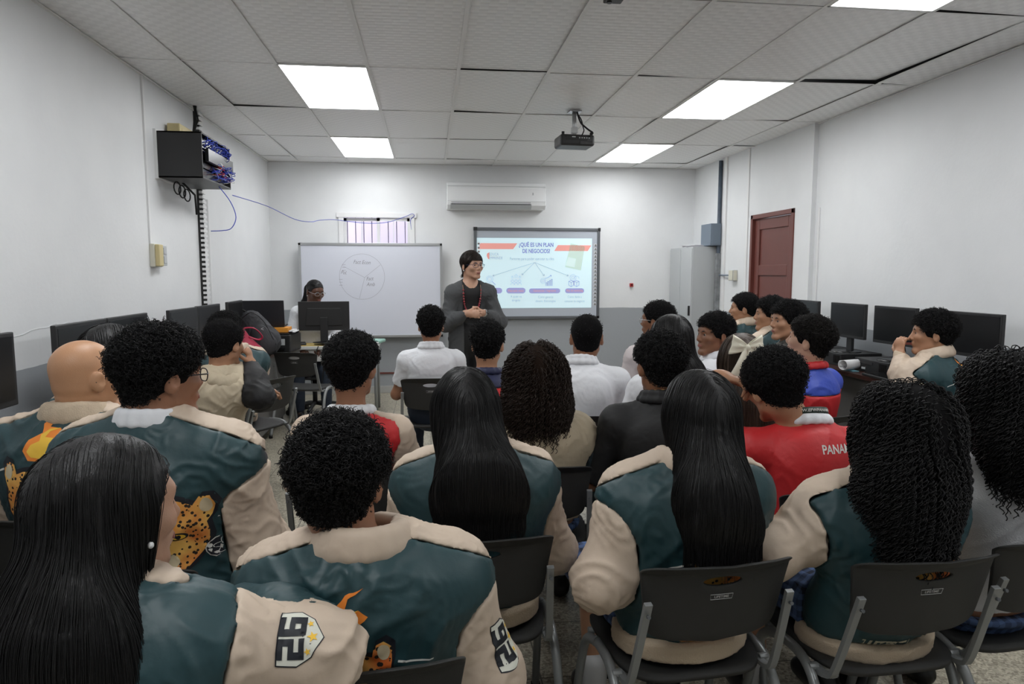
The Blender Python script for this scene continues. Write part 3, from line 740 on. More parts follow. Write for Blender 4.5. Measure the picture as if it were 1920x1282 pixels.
for pts, lb in (([(-1.12, 7.05, .78), (-1.14, 7.02, .72), (-1.2, 7.03, .55), (-1.18, 7.03, .3)], 'thin black cable hanging at the left front of the teacher desk'), ([(-.85, 7.1, .79), (-.9, 7.03, .75), (-1.05, 7.02, .6), (-1.1, 7.03, .35)], 'thin black cable hanging from the monitor over the teacher desk front')):
    tag(MB().tube(smooth_path(pts, 5), .005, 6).build('hanging_cable', M_RUB), lb, 'cable')
# ------------------------------------------------------------------ implicit surfaces (smooth unions meshed on a grid)
def _f(a): return np.asarray(a, dtype=np.float32)
def nrm(v): v = np.asarray(v, dtype=float); return v/max(np.linalg.norm(v), 1e-9)
class P:
    """primitive: distance function + bounds + blend radius + sign"""
    def __init__(s, fn, lo, hi, k, sub=False): s.fn, s.lo, s.hi, s.k, s.sub = fn, np.array(lo), np.array(hi), k, sub
def cone(a, b, ra, rb, k=.02, sub=False):
    a, b = _f(a), _f(b); d = b-a; L2 = float(d@d)+1e-9; R = max(ra, rb)
    def fn(Q):
        h = np.clip(((Q-a)@d)/L2, 0, 1)
        return np.sqrt(((Q-a-h[..., None]*d)**2).sum(-1)) - (ra+(rb-ra)*h)
    return P(fn, np.minimum(a, b)-R, np.maximum(a, b)+R, k, sub)
def econe(a, b, ra, rb, ax, sc, k=.02, sub=False):
    """cone in a frame (rows ax) whose axes are scaled by sc"""
    A = _f(ax); sc = _f(sc); a, b = _f(a), _f(b); A2 = A/sc[:, None]
    d = A2@(b-a); L2 = float(d@d)+1e-9; R = max(ra, rb); m = float(sc.min())
    ext = np.sqrt(((A*sc[:, None])**2).sum(0))*R
    def fn(Q):
        q = (Q-a)@A2.T; h = np.clip((q@d)/L2, 0, 1)
        v = q-h[..., None]*d; r = ra+(rb-ra)*h
        l = np.sqrt((v**2).sum(-1))+1e-9
        w = np.sqrt(((v*sc)**2).sum(-1))+1e-9
        return (l-r)*w/l
    return P(fn, np.minimum(a, b)-ext, np.maximum(a, b)+ext, k, sub)
def ell(c, ax, r, k=.02, sub=False):
    return econe(c, c, 1.0, 1.0, ax, r, k, sub)
I3 = np.eye(3)

def pts_field(prims, Q, far=.08):
    D = np.full(Q.shape[:-1], far, dtype=np.float32)
    for p in prims:
        d = p.fn(Q)
        if p.sub: D = -_smin(-D, d, p.k)
        else: D = _smin(D, d, p.k)
    return D
def _smin(a, b, k):
    h = np.clip(k-np.abs(a-b), 0, None)/max(k, 1e-6)
    return np.minimum(a, b)-h*h*k*.25
def bounds(prims, pad=.03):
    q = [p for p in prims if not p.sub]
    return np.min([p.lo for p in q], 0)-pad, np.max([p.hi for p in q], 0)+pad
def grid_field(prims, lo, h, shp, far=.08):
    D = np.full(shp, far, dtype=np.float32)
    for p in prims:
        pad = .05 if not p.sub else .02
        i0 = np.clip(np.floor((p.lo-pad-lo)/h).astype(int), 0, shp); i1 = np.clip(np.ceil((p.hi+pad-lo)/h).astype(int)+1, 0, shp)
        if (i1 <= i0).any(): continue
        xs = [lo[a]+h*np.arange(i0[a], i1[a], dtype=np.float32) for a in range(3)]
        Q = np.empty((len(xs[0]), len(xs[1]), len(xs[2]), 3), dtype=np.float32)
        Q[..., 0] = xs[0][:, None, None]; Q[..., 1] = xs[1][None, :, None]; Q[..., 2] = xs[2][None, None, :]
        sl = tuple(slice(i0[a], i1[a]) for a in range(3)); d = p.fn(Q)
        if p.sub: D[sl] = -_smin(-D[sl], d, p.k)
        else: D[sl] = _smin(D[sl], d, p.k)
    return D
def surfnet(D, lo, h):
    s = D < 0; nx, ny, nz = D.shape
    c = np.zeros((nx-1, ny-1, nz-1), dtype=np.int8)
    corners = [(i, j, k) for i in (0, 1) for j in (0, 1) for k in (0, 1)]
    for i, j, k in corners: c += s[i:nx-1+i, j:ny-1+j, k:nz-1+k]
    I, J, K = np.nonzero((c > 0) & (c < 8)); n = len(I)
    if n == 0: return np.zeros((0, 3)), np.zeros((0, 4), int)
    vals = {q: D[I+q[0], J+q[1], K+q[2]] for q in corners}
    pos = np.zeros((n, 3)); cnt = np.zeros(n)
    for a in corners:
        for ax in range(3):
            if a[ax]: continue
            b = list(a); b[ax] = 1; b = tuple(b)
            v0, v1 = vals[a], vals[b]; m = (v0 < 0) != (v1 < 0)
            t = np.where(m, v0/np.where(m, v0-v1, 1), 0)
            e = np.tile(np.array(a, float), (n, 1)); e[:, ax] += t
            pos += e*m[:, None]; cnt += m
    pos /= cnt[:, None]
    V = lo + (np.stack([I, J, K], 1)+pos)*h
    idx = -np.ones(c.shape, dtype=np.int64); idx[I, J, K] = np.arange(n)
    F = []
    e = s[:-1] != s[1:]; e[:, 0] = e[:, -1] = False; e[:, :, 0] = e[:, :, -1] = False
    i, j, k = np.nonzero(e); q = np.stack([idx[i, j-1, k-1], idx[i, j, k-1], idx[i, j, k], idx[i, j-1, k]], 1); fl = s[i+1, j, k]; q[fl] = q[fl][:, ::-1]; F.append(q)
    e = s[:, :-1] != s[:, 1:]; e[0] = e[-1] = False; e[:, :, 0] = e[:, :, -1] = False
    i, j, k = np.nonzero(e); q = np.stack([idx[i-1, j, k-1], idx[i-1, j, k], idx[i, j, k], idx[i, j, k-1]], 1); fl = s[i, j+1, k]; q[fl] = q[fl][:, ::-1]; F.append(q)
    e = s[:, :, :-1] != s[:, :, 1:]; e[0] = e[-1] = False; e[:, 0] = e[:, -1] = False
    i, j, k = np.nonzero(e); q = np.stack([idx[i-1, j-1, k], idx[i, j-1, k], idx[i, j, k], idx[i-1, j, k]], 1); fl = s[i, j, k+1]; q[fl] = q[fl][:, ::-1]; F.append(q)
    return V, np.concatenate(F)
def shp_of(lo, hi, h): return np.ceil((hi-lo)/h).astype(int)+1
def vnormals(V, F):
    n = np.cross(V[F[:, 2]]-V[F[:, 0]], V[F[:, 3]]-V[F[:, 1]]); N = np.zeros_like(V)
    for k in range(4): np.add.at(N, F[:, k], n)
    return N/np.maximum(np.linalg.norm(N, axis=1), 1e-12)[:, None]
def relax(V, F, it=1):
    for _ in range(it):
        A = np.zeros_like(V); C = np.zeros(len(V))
        for k in range(4):
            np.add.at(A, F[:, k], V[F[:, (k+1) % 4]]); np.add.at(A, F[:, k], V[F[:, k-1]]); np.add.at(C, F[:, k], 2)
        V = V*.5+.5*A/np.maximum(C, 1)[:, None]
    return V
def folds(V, amp, seed, f=34.):
    """cloth folds: warped ridges"""
    r = np.random.default_rng(seed); out = np.zeros(len(V))
    for o in range(3):
        d = r.normal(size=(3, 3)); d /= np.linalg.norm(d, axis=1)[:, None]; ph = r.uniform(0, 6, 6)
        w = V+.05*np.sin(V[:, [1, 2, 0]]*f*.7+ph[:3])
        a = np.sin((w@d[0])*f+ph[3]+1.6*np.sin((w@d[1])*f*.6+ph[4]))
        m = .5+.5*np.sin((V@d[2])*f*.45+ph[5])
        out += ((1-np.abs(a))**1.5*1.5-.5)*m*(.66**o); f *= 1.65
    return out*amp
def mesh_prims(name, prims, h, m, parent, extra=None, fold=0, seed=0, rel=1, far=.08):
    lo, hi = bounds(prims); shp = shp_of(lo, hi, h)
    D = grid_field(prims, lo, h, shp, far)
    if extra is not None: D = extra(D, lo, h, shp)
    V, F = surfnet(D, lo, h)
    if len(V) == 0: return None
    V = relax(V, F, rel)
    if fold: V = V+vnormals(V, F)*folds(V, fold, seed)[:, None]
    return mesh_np(name, V, F, m, parent)

def tubes(name, paths, mask, rad, m, parent, sides=3, taper=True):
    """paths (N,S,3), mask (N,S-1) valid segments -> one mesh of thin tubes"""
    N, Sg, _ = paths.shape
    T = np.empty_like(paths); T[:, 1:-1] = paths[:, 2:]-paths[:, :-2]; T[:, 0] = paths[:, 1]-paths[:, 0]; T[:, -1] = paths[:, -1]-paths[:, -2]
    T /= np.linalg.norm(T, axis=2, keepdims=True)+1e-9
    ref = np.array([.31, .83, .46]); A = np.cross(T, ref); A /= np.linalg.norm(A, axis=2, keepdims=True)+1e-9; B = np.cross(T, A)
    r = np.full((N, Sg, 1), rad) if np.isscalar(rad) else rad
    if taper:
        s = np.linspace(0, 1, Sg); r = r*np.minimum(1, (1-s)*6+.25)[None, :, None]
    V = np.stack([paths+r*(A*math.cos(2*PI*k/sides)+B*math.sin(2*PI*k/sides)) for k in range(sides)], 2).reshape(-1, 3)
    n, s = np.nonzero(mask); b0 = (n*Sg+s)*sides; F = []
    for k in range(sides):
        l = (k+1) % sides
        F.append(np.stack([b0+k, b0+l, b0+sides+l, b0+sides+k], 1))
    F = np.concatenate(F); u, inv = np.unique(F, return_inverse=True)
    return V[u], inv.reshape(F.shape)

# ------------------------------------------------------------------ chairs
def ring_sheet(outer, inner, K, zf, th):
    """sheet between an outer outline and an inner loop (both lists of 2D), zf(x,y)->point and normal offset th"""
    n = len(outer); top = []; 
    for k in range(K+1):
        for i in range(n):
            o, c = outer[i], inner[i]; t = k/K
            top.append((o[0]*t+c[0]*(1-t), o[1]*t+c[1]*(1-t)))
    A = [zf(x, y, 0) for x, y in top]; Bk = [zf(x, y, th) for x, y in top]; m = len(top); fs = []
    for k in range(K):
        for i in range(n):
            j = (i+1) % n; a, b, c, d = k*n+i, k*n+j, (k+1)*n+j, (k+1)*n+i
            fs += [(a, b, c, d), (m+d, m+c, m+b, m+a)]
    for i in range(n):
        j = (i+1) % n
        fs.append((K*n+i, K*n+j, m+K*n+j, m+K*n+i)); fs.append((j, i, m+i, m+j))
    return A+Bk, fs
def make_chair():
    t = thing('stacking_chair', '', 'chair')
    n = 64
    # backrest outline in (x, v), v = distance up the panel, 0..0.34
    def outl(a):
        c, s = math.cos(a), math.sin(a); e = .22
        x = math.copysign(abs(c)**e, c); v = math.copysign(abs(s)**e, s)
        w = .180+.028*(v*.5+.5)+.012*max(0, v)**4
        return (x*w, .222+v*.108+(.010*(1-x*x) if v > 0 else -.022*(1-x*x)))
    outer = [outl(2*PI*i/n) for i in range(n)]
    inner = [(.052*math.cos(2*PI*i/n), .283+.0135*math.sin(2*PI*i/n)) for i in range(n)]
    def bz(x, v, off):
        y = -.205-v*.24+.9*x*x*(.8+v)  # curved around the back
        y -= max(0, v-.305)*.9        # rolled top lip
        return (x, y-off, .475+v*.965)
    vs, fs = ring_sheet(outer, inner, 7, bz, .011)
    b = MB().add(vs, fs, True).build('backrest', M_CHAIR, t)
    m = b.modifiers.new('bev', 'BEVEL'); m.width = .003; m.segments = 2; m.limit_method = 'ANGLE'; m.angle_limit = R_(50)
    O = Vector(bz(0, .238, .0125)); Yd = (Vector(bz(0, .26, .0125))-O).normalized()
    pl = text('label', 'LIFETIME', .0105, O, (1, 0, 0), Yd, mat('label_silver', (.5, .5, .5), rough=.4), b, .0002, .0012)
    q = MB(); N_ = Vector((1, 0, 0)).cross(Yd)
    c4 = [O+Vector((x, 0, 0))+Yd*y+N_*.001 for x, y in ((-.029, -.0075), (.029, -.0075), (.031, .0075), (-.031, .0075))]
    q.tube(c4, .0007, 4, closed=True); q.build('label_border', mat('label_silver', (.5, .5, .5)), b)
    # seat
    def so(a):
        c, s = math.cos(a), math.sin(a); e = .35
        x = math.copysign(abs(c)**e, c); y = math.copysign(abs(s)**e, s)
        return (x*(.215 if y > 0 else .215-.035*abs(y)**2), y*.205+.01)
    outer = [so(2*PI*i/n) for i in range(n)]; inner = [(.002*math.cos(2*PI*i/n), .01+.002*math.sin(2*PI*i/n)) for i in range(n)]
    def sz(x, y, off): return (x, y, .452-.012*math.cos(x*7)*math.cos(y*6)-max(0, y-.13)**2*3-off)
    vs, fs = ring_sheet(outer, inner, 8, sz, .016)
    MB().add(vs, fs, True).build('seat', M_CHAIR, t)
    for s in (-1, 1):
        fp = smooth_path([(s*.235, .25, .015), (s*.232, .19, .24), (s*.228, .13, .39), (s*.225, .03, .437)], 5)
        rp = smooth_path([(s*.225, .03, .437), (s*.227, -.08, .437), (s*.232, -.16, .38), (s*.238, -.22, .22), (s*.243, -.29, .015)], 5)
        for p, pr_ in ((fp, 1), (rp, 0)):
            lg = MB().tube(p, .0135, 10, flat=(1.0, 1.15)).build('leg', M_STEEL, t)
            e = p[0] if pr_ else p[-1]
            MB().tube([(e.x, e.y, .0), (e.x, e.y, .03)], .017, 10).build('rubber_foot', M_RUB, lg)
        y0, y1 = -.155, -.275
        pv = MB(); 
        bx = [Vector((s*.206, -.10, .425)), Vector((s*.206, -.165, .43)), Vector((s*.204, -.20, .475)), Vector((s*.194, -.270, .70))]
        pv.tube(smooth_path(bx, 4), .0125, 4, flat=(1.15, .75)); pv.tube([(s*.206, -.12, .43), (s*.232, -.12, .43)], .011, 8)
        pv.build('back_post', M_STEEL, t, bevel=.001)
        MB().tube([(s*.1955, -.272, .668), (s*.1955, -.2815, .670)], .005, 6).build('rivet', M_DALU, t)
    MB().tube([(-.225, .12, .425), (.225, .12, .425)], .011, 8).tube([(-.22, -.11, .425), (.22, -.11, .425)], .011, 8).build('cross_bar', M_STEEL, t)
    return t
chair0 = make_chair(); _cf = [False]
def chair(x, y, rz, label):
    o = copy_tree(chair0) if _cf[0] else chair0; _cf[0] = True
    o.location = (x, y, 0); o.rotation_euler = (0, 0, rz); o['label'] = label; o['group'] = 'black stacking chairs'
    return o

# ------------------------------------------------------------------ people
def rotz(a): c, s = math.cos(a), math.sin(a); return np.array([[c, -s, 0], [s, c, 0], [0, 0, 1.]])
def rotx(a): c, s = math.cos(a), math.sin(a); return np.array([[1, 0, 0], [0, c, -s], [0, s, c]])
def roty(a): c, s = math.cos(a), math.sin(a); return np.array([[c, 0, s], [0, 1, 0], [-s, 0, c]])
def ik(a, b, l1, l2, pole):
    a, b = np.array(a, float), np.array(b, float); d = b-a; L = np.linalg.norm(d); L2 = min(L, (l1+l2)*.995); d = d/max(L, 1e-6)
    x = (l1*l1-l2*l2+L2*L2)/(2*L2); y = math.sqrt(max(l1*l1-x*x, 0)); p = np.array(pole, float); p = p-d*(p@d); p = nrm(p)
    return a+d*x+p*y, a+d*L2
SKIN = {}
def skin(tone):
    if tone not in SKIN:
        c = {'tan': (.42, .22, .13), 'brown': (.23, .105, .058), 'deep': (.115, .05, .03), 'light': (.55, .32, .22), 'mid': (.33, .16, .095), 'bald': (.50, .27, .15)}[tone]
        m = mat('skin_'+tone, c, rough=.42, spec=.4, bump=.12, bscale=350, noise=.1, nscale=25)
        m.node_tree.nodes['Principled BSDF'].inputs['Subsurface Weight'].default_value = .0
        SKIN[tone] = m
    return SKIN[tone]
def hairm(c='black'):
    cc = {'black': (.0090, .0085, .0090), 'brown': (.022, .013, .009), 'dark': (.011, .009, .008), 'lightbrown': (.05, .032, .022), 'grey': (.03, .03, .033)}[c]
    return mat('hair_'+c, cc, rough=.40, spec=.40)
CL = {
    'teal': mat('teal_jacket_cloth', (.015, .049, .057), rough=.5, bump=.25, bscale=40),
    'cream': mat('cream_jacket_cloth', (.56, .45, .35), rough=.65, bump=.25, bscale=40),
    'rib': mat('cream_rib_knit', (.55, .44, .32), rough=.8, bump=.5, bscale=250),
    'white': mat('white_cotton', (.76, .77, .80), rough=.75, bump=.3, bscale=60),
    'whitek': mat('white_knit', (.66, .66, .68), rough=.85, bump=.6, bscale=260),
    'pink': mat('pale_pink_cotton', (.66, .60, .60), rough=.8),
    'red': mat('red_jersey', (.52, .018, .022), rough=.55, bump=.2, bscale=80),
    'blue': mat('blue_jersey', (.035, .07, .42), rough=.55, bump=.2, bscale=80),
    'navy': mat('navy_cloth', (.015, .018, .06), rough=.6),
    'black': mat('black_cloth', (.010, .010, .011), rough=.7, bump=.2, bscale=60),
    'beige': mat('beige_hoodie', (.50, .42, .30), rough=.75, bump=.3, bscale=60),
    'dgreen': mat('dark_green_jacket', (.018, .03, .035), rough=.6, bump=.2, bscale=40),
    'grey': mat('grey_cardigan', (.075, .078, .082), rough=.85, bump=.5, bscale=220),
    'jean': mat('blue_denim', (.08, .16, .26), rough=.8, bump=.3, bscale=300),
    'djean': mat('dark_denim', (.02, .03, .05), rough=.8),
    'khaki': mat('khaki_cloth', (.33, .28, .2), rough=.8),
    'camo': mat('camouflage_cloth', (.05, .05, .045), rough=.7, noise=.6, nscale=25),
    'gold': mat('gold_trim', (.6, .42, .1), rough=.5),
}
M_EYE = mat('eye_white', (.42, .39, .37), rough=.2); M_IRIS = mat('dark_iris', (.02, .012, .01), rough=.1); M_LIP = mat('lip', (.30, .10, .085), rough=.4)
M_SHOE = mat('black_shoe_leather', (.010, .010, .010), rough=.35); M_SOCK = mat('white_sock', (.6, .6, .6), rough=.9)
PAL = {'light': 'brown'}

def head_prims(hc, H, s, ears=True, jaw=1.0):
    """H rows: right, forward, up (world)"""
    def W(x, y, z): return hc+(H[0]*x+H[1]*y+H[2]*z)*s
    A = H; p = []
    p.append(ell(W(0, -.014, .036), A, _f((.074, .096, .084))*s, .02))
    p.append(ell(W(0, .022, -.012), A, _f((.066, .072, .094))*s, .03))
    p.append(econe(W(0, -.03, -.03), W(0, -.03, -.05), .066*s, .058*s, A, (1, 1, 1), .03))
    for e in (-1, 1):
        p.append(cone(W(e*.052*jaw, .0, -.058), W(e*.018*jaw, .072, -.098+.006*(1-jaw)*8), .016*s, .015*s*jaw, .025))
        p.append(ell(W(e*.044, .062, -.016), A, _f((.022, .02, .018))*s, .025))
    p.append(cone(W(-.010, .078-.03*(1-jaw), -.098+.05*(1-jaw)), W(.010, .078-.03*(1-jaw), -.098+.05*(1-jaw)), .017*s*jaw, .017*s*jaw, .02))
    p.append(cone(W(-.034, .072, .030), W(.034, .072, .030), .015*s, .015*s, .02))
    for e in (-1, 1):
        p.append(ell(W(e*.032, .108, .012), A, _f((.020, .020, .015))*s, .02, True)); p.append(ell(W(e*.0315, .094, .008), A, _f((.0145, .014, .0055))*s, .003, True))
    p.append(cone(W(0, .084, .018), W(0, .106, -.020), .0075*s, .0105*s, .014))
    p.append(cone(W(-.011, .096, -.027), W(.011, .096, -.027), .0082*s, .0082*s, .008))
    p.append(ell(W(0, .074, -.056), A, _f((.028, .020, .018))*s, .02))
    p.append(cone(W(-.013, .0925, -.052), W(.013, .0925, -.052), .0058*s, .0058*s, .008))
    p.append(cone(W(-.011, .091, -.063), W(.011, .091, -.063), .0066*s, .0066*s, .008))
    for e in ((-1, 1) if ears else ()):
        E = np.array([H[0]*math.cos(.42)*1+H[1]*math.sin(.42)*-e*1, H[1]*math.cos(.42)+H[0]*math.sin(.42)*e, H[2]])
        p.append(ell(W(e*.083, -.014, -.006), E, _f((.0085, .021, .034))*s, .008))
        p.append(ell(W(e*.096, -.008, -.001), E, _f((.0085, .011, .020))*s, .006, True))
    return p

def hand_prims(w, d, n, s, curl=.5, side=1, spread=.1):
    """w wrist, d finger direction, n palm normal (where the palm faces)"""
    d = nrm(d); n = nrm(np.array(n)-d*(np.array(n)@d)); x = np.cross(d, n)*side   # x: towards the thumb
    A = np.array([x, d, n]); p = []
    W = lambda a, b, c: w+(x*a+d*b+n*c)*s
    p.append(econe(W(0, .02, 0), W(0, .075, 0), .027*s, .036*s, A, (1, 1, .42), .015))
    p.append(cone(w-d*.02*s, W(0, .02, 0), .025*s, .024*s, .02))
    for i, (fx, L) in enumerate(((.028, .072), (.010, .080), (-.009, .074), (-.027, .060))):
        a = W(fx, .088-abs(i-1)*.003, 0); c1 = curl*1.15; c2 = curl*2.3
        dx = x*(spread*(1.5-i)*.3)
        d1 = nrm(d*math.cos(c1)+n*math.sin(c1)+dx); d2 = nrm(d*math.cos(c2)+n*math.sin(c2)+dx*.5)
        b = a+d1*L*.5*s; c = b+d2*L*.5*s; r = (.0092 if i < 3 else .008)*s
        p.append(cone(a-d*.01*s, b, r*1.05, r*.95, .006)); p.append(cone(b, c, r*.95, r*.8, .005))
    a = W(.026, .028, .006); b = a+nrm(x*.75+d*.7+n*.35)*.038*s; c = b+nrm(x*.25+d*.9+n*.5*curl+n*.1)*.032*s
    p.append(cone(a, b, .013*s, .0105*s, .014)); p.append(cone(b, c, .0105*s, .0085*s, .005))
    return p

def decal(name, base, polys, O, X, Y, m, parent, lift=.0015, step=.012, mir=False):
    """drape flat outlines onto the surface of a mesh object: O plane origin outside the cloth, X/Y plane axes"""
    O, X, Y = Vector(O), Vector(X).normalized(), Vector(Y).normalized(); D = -(X.cross(Y))
    if base.name not in _BVH:
        me = base.data; _BVH[base.name] = BVHTree.FromPolygons([v.co.copy() for v in me.vertices], [tuple(p.vertices) for p in me.polygons])
    bv = _BVH[base.name]; mb = MB()
    for poly in polys:
        if isinstance(poly, tuple): V2, F2 = [Vector(v) for v in poly[0]], poly[1]
        else:
            P2 = []
            for i in range(len(poly)):
                a, b = Vector(poly[i]), Vector(poly[(i+1) % len(poly)]); k = max(1, int((b-a).length/step))
                P2 += [a.lerp(b, j/k) for j in range(k)]
            n = len(P2); xs = [p.x for p in P2]; ys = [p.y for p in P2]; ex = []
            x = min(xs)+step*.6
            while x < max(xs):
                y = min(ys)+step*.6
                while y < max(ys): ex.append(Vector((x, y))); y += step
                x += step
            r = delaunay_2d_cdt(P2+ex, [], [list(range(n))], 1, 1e-6); V2, F2 = r[0], r[2]
        out = []; ok = []
        for v in V2:
            h = bv.ray_cast(O+X*v.x+Y*v.y, D, 1.5)
            ok.append(h[0] is not None); out.append((h[0]+h[1]*lift*(1 if h[1].dot(D) < 0 else -1)) if h[0] is not None else O)
        fs = []
        for f in F2:
            if not all(ok[i] for i in f): continue
            L = max((out[f[i]]-out[f[i-1]]).length for i in range(len(f))); l2 = max((Vector(V2[f[i]])-Vector(V2[f[i-1]])).length for i in range(len(f)))
            if L < l2*3+.004: fs.append(tuple(f))
        mb.add(out, fs, True)
    if not mb.f: return None
    return mb.build(name, m, parent)
_BVH = {}
def poly_text(txt, size, ox=0, oy=0, bold=0, rot=0, sx=1):
    V, F = text_verts(txt, size, bold); c, s = math.cos(rot), math.sin(rot)
    return ([(ox+(a*sx)*c-b*s, oy+(a*sx)*s+b*c) for a, b in V], F)
def star(x, y, r): return [(x+(r if i % 2 == 0 else r*.42)*math.sin(i*PI/5), y+(r if i % 2 == 0 else r*.42)*math.cos(i*PI/5)) for i in range(10)]
def oval(x, y, a, b, n=16, rot=0): return [(x+a*math.cos(t)*math.cos(rot)-b*math.sin(t)*math.sin(rot), y+a*math.cos(t)*math.sin(rot)+b*math.sin(t)*math.cos(rot)) for t in np.linspace(0, 2*PI, n, endpoint=False)]

def glasses(hc, H, s, m, parent, round_=False):
    q = MB(); W = lambda x, y, z: Vector(hc+(H[0]*x+H[1]*y+H[2]*z)*s)
    for e in (-1, 1):
        q.tube([W(e*.034+.025*math.copysign(abs(math.cos(a))**.8, math.cos(a)), .1+.003*math.cos(a)*-e, .006+.018*math.copysign(abs(math.sin(a))**.8, math.sin(a))) for a in np.linspace(0, 2*PI, 20, endpoint=False)], .0017*s, 5, closed=True)
        q.tube([W(e*.060, .098, .012), W(e*.074, .088, .012), W(e*.083, .0, .010), W(e*.086, -.025, -.006)], .0019*s, 5)
    q.tube([W(-.010, .102, .010), W(0, .105, .012), W(.010, .102, .010)], .0017*s, 5)
    g = q.build('glasses', m, parent)
    return g

def person(sp):
    nm = sp['id']; s = sp.get('s', 1.0); hs = sp.get('hs', 1.0)
    hc = np.array(sp['hc'], float); fem = sp.get('fem', False); far = sp.get('far', False)
    ty, hy = R_(sp.get('ty', 0)), R_(sp.get('hy', 0)); hp, hr = R_(sp.get('hp', 0)), R_(sp.get('hr', 0))
    Hm = rotz(hy)@rotx(-hp)@roty(hr); H = Hm.T       # rows: right, forward, up
    tf0 = rotz(ty)@np.array([0, 1., 0])
    standing = sp.get('stand', False)
    lean = sp.get('lean', .02); side = sp.get('side', 0.)
    tx0 = np.cross(tf0, [0, 0, 1.])
    C7 = hc+(-H[1]*.036-H[2]*.075)*hs-np.array([0, 0, sp.get('nl', .08)])+np.array([sp.get('cx', 0.), 0, 0])
    pz = .97 if standing else .545
    P0 = np.array([C7[0], C7[1], 0])-tf0*lean-tx0*side; P0[2] = pz
    origin = np.array([P0[0], P0[1], 0.])
    root = thing('person', sp['label'], 'person', tuple(origin), 0, sp.get('group'))
    hc = hc-origin; C7 = C7-origin; P0 = P0-origin
    U = nrm(C7-P0); tf = nrm(tf0-U*(tf0@U)); tx = np.cross(tf, U)
    TA = np.array([tx, tf, U]); L = np.linalg.norm(C7-P0)
    wS = (.150 if fem else .168)*s*sp.get('ws', 1); fat = sp.get('fat', 1.0)
    sl = sp.get('slouch', .03)
    mid = P0+U*L*.35-tf*sl; chest = P0+U*L*.70-tf*sl*.8; top = C7-U*.075*s+tf*.01
    sh = {e: C7-U*(.075+sp.get('drop', 0))*s+tx*e*wS+tf*.025 for e in (-1, 1)}
    def torso(t):
        p = []
        p.append(econe(P0+U*.0, mid, (.150*s*fat+t), (.125*s*fat+t), TA, (1, .66, 1), .05))
        p.append(econe(mid, chest, .125*s*fat+t, .142*s*fat+t, TA, (1, .68, 1), .05))
        p.append(econe(chest, top, .142*s*fat+t, .095*s+t*.6, TA, (1, .66, 1), .05))
        p.append(cone(sh[-1], sh[1], .052*s+t*.8, .052*s+t*.8, .04))
        for e in (-1, 1): p.append(cone(C7+U*.0-tf*.0, sh[e], .045*s+t*.5, .05*s+t*.7, .04))
        return p
    # arms
    l1, l2 = .285*s, .245*s
    el, wr = {}, {}
    for e, k in ((-1, 'la'), (1, 'ra')):
        A = sp.get(k, 'lap')
        if isinstance(A, dict):
            if 'w' in A: t_ = np.array(A['w'], float)-origin
            else: t_ = P0+tx*A['l'][0]+tf*A['l'][1]+np.array([0, 0, A['l'][2]])
            pole = np.array(A['p'], float) if 'p' in A else tx*e*.6-np.array([0, 0, 1.])
        else: t_ = P0+tx*e*.10+tf*.25+np.array([0, 0, .10]); pole = tx*e*.8-np.array([0, 0, .8])-tf*.4
        if isinstance(A, dict) and 'e' in A:
            q = np.array(A['e'], float)-origin; el[e] = sh[e]+nrm(q-sh[e])*min(np.linalg.norm(q-sh[e]), l1*1.1); wr[e] = el[e]+nrm(t_-el[e])*l2
        else: el[e], wr[e] = ik(sh[e], t_, l1, l2, pole)
    def arm(e, t, cut=None, fat_=1):
        p = [cone(sh[e], el[e], .047*s*fat_+t, .037*s*fat_+t, .03), cone(el[e], wr[e], .037*s*fat_+t, .026*s+t, .03)]
        return p
    # legs
    leg = sp.get('legs', 'trousers'); kn, an = {}, {}
    ldir = rotz(R_(sp.get('ly', sp.get('ty', 0))))@np.array([0, 1., 0]); lx = np.cross(ldir, [0, 0, 1.])
    for e in (-1, 1):
        hip = P0+tx*e*.085*s
        if standing: kn[e] = hip+np.array([0, 0, -.45])+ldir*.02; an[e] = hip+np.array([0, 0, -.87])-ldir*.0+lx*e*.02
        else:
            hip = hip-np.array([0, 0, .012]); kn[e] = hip+ldir*.42*s+lx*e*.05; kn[e][2] = .515; an[e] = kn[e]+ldir*sp.get('foot', -.05)+lx*e*.0; an[e][2] = .10
    def legs(t, cut=1.0):
        p = []
        for e in (-1, 1):
            hip = P0+tx*e*.085*s-np.array([0, 0, .012 if not standing else 0])
            p.append(cone(hip, kn[e], .075*s+t, .053*s+t, .03)); p.append(cone(kn[e], kn[e]+(an[e]-kn[e])*cut, .050*s+t, (.05+(.034-.05)*cut)*s+t, .02))
        return p
    # body (one continuous surface)
    body = torso(0)+head_prims(hc, H, hs, sp.get('hair') not in ('long', 'curlylong'), .86 if fem else 1.0)
    body.append(cone(hc+(-H[1]*.028-H[2]*.05)*hs, C7+tf*.008-U*.02, .053*hs*sp.get('nk', 1), .058*hs*sp.get('nk', 1), .03))
    for e, k in ((-1, 'la'), (1, 'ra')):
        body += arm(e, 0); A = sp.get(k, 'lap'); A = A if isinstance(A, dict) else {}
        d = np.array(A['d'], float) if 'd' in A else wr[e]-el[e]
        n_ = np.array(A['n'], float) if 'n' in A else (-tx*e*.6-np.array([0, 0, 1.]))
        body += hand_prims(wr[e], d, n_, s, A.get('curl', .45), side=-e if False else (1 if np.dot(np.cross(nrm(d), nrm(n_-nrm(d)*(n_@nrm(d)))), A.get('th', -tx*e+np.array([0, 0, .3]))) > 0 else -1))
    body += legs(0)
    for e in (-1, 1): body.append(cone(an[e]-np.array([0, 0, .03]), an[e]+ldir*.13-np.array([0, 0, .06]), .03*s, .025*s, .02))
    hres = sp.get('h', .006)
    bo = mesh_prims('body', body, hres, skin(sp.get('skin', 'tan')), root, rel=1)
    W = lambda x, y, z: hc+(H[0]*x+H[1]*y+H[2]*z)*hs
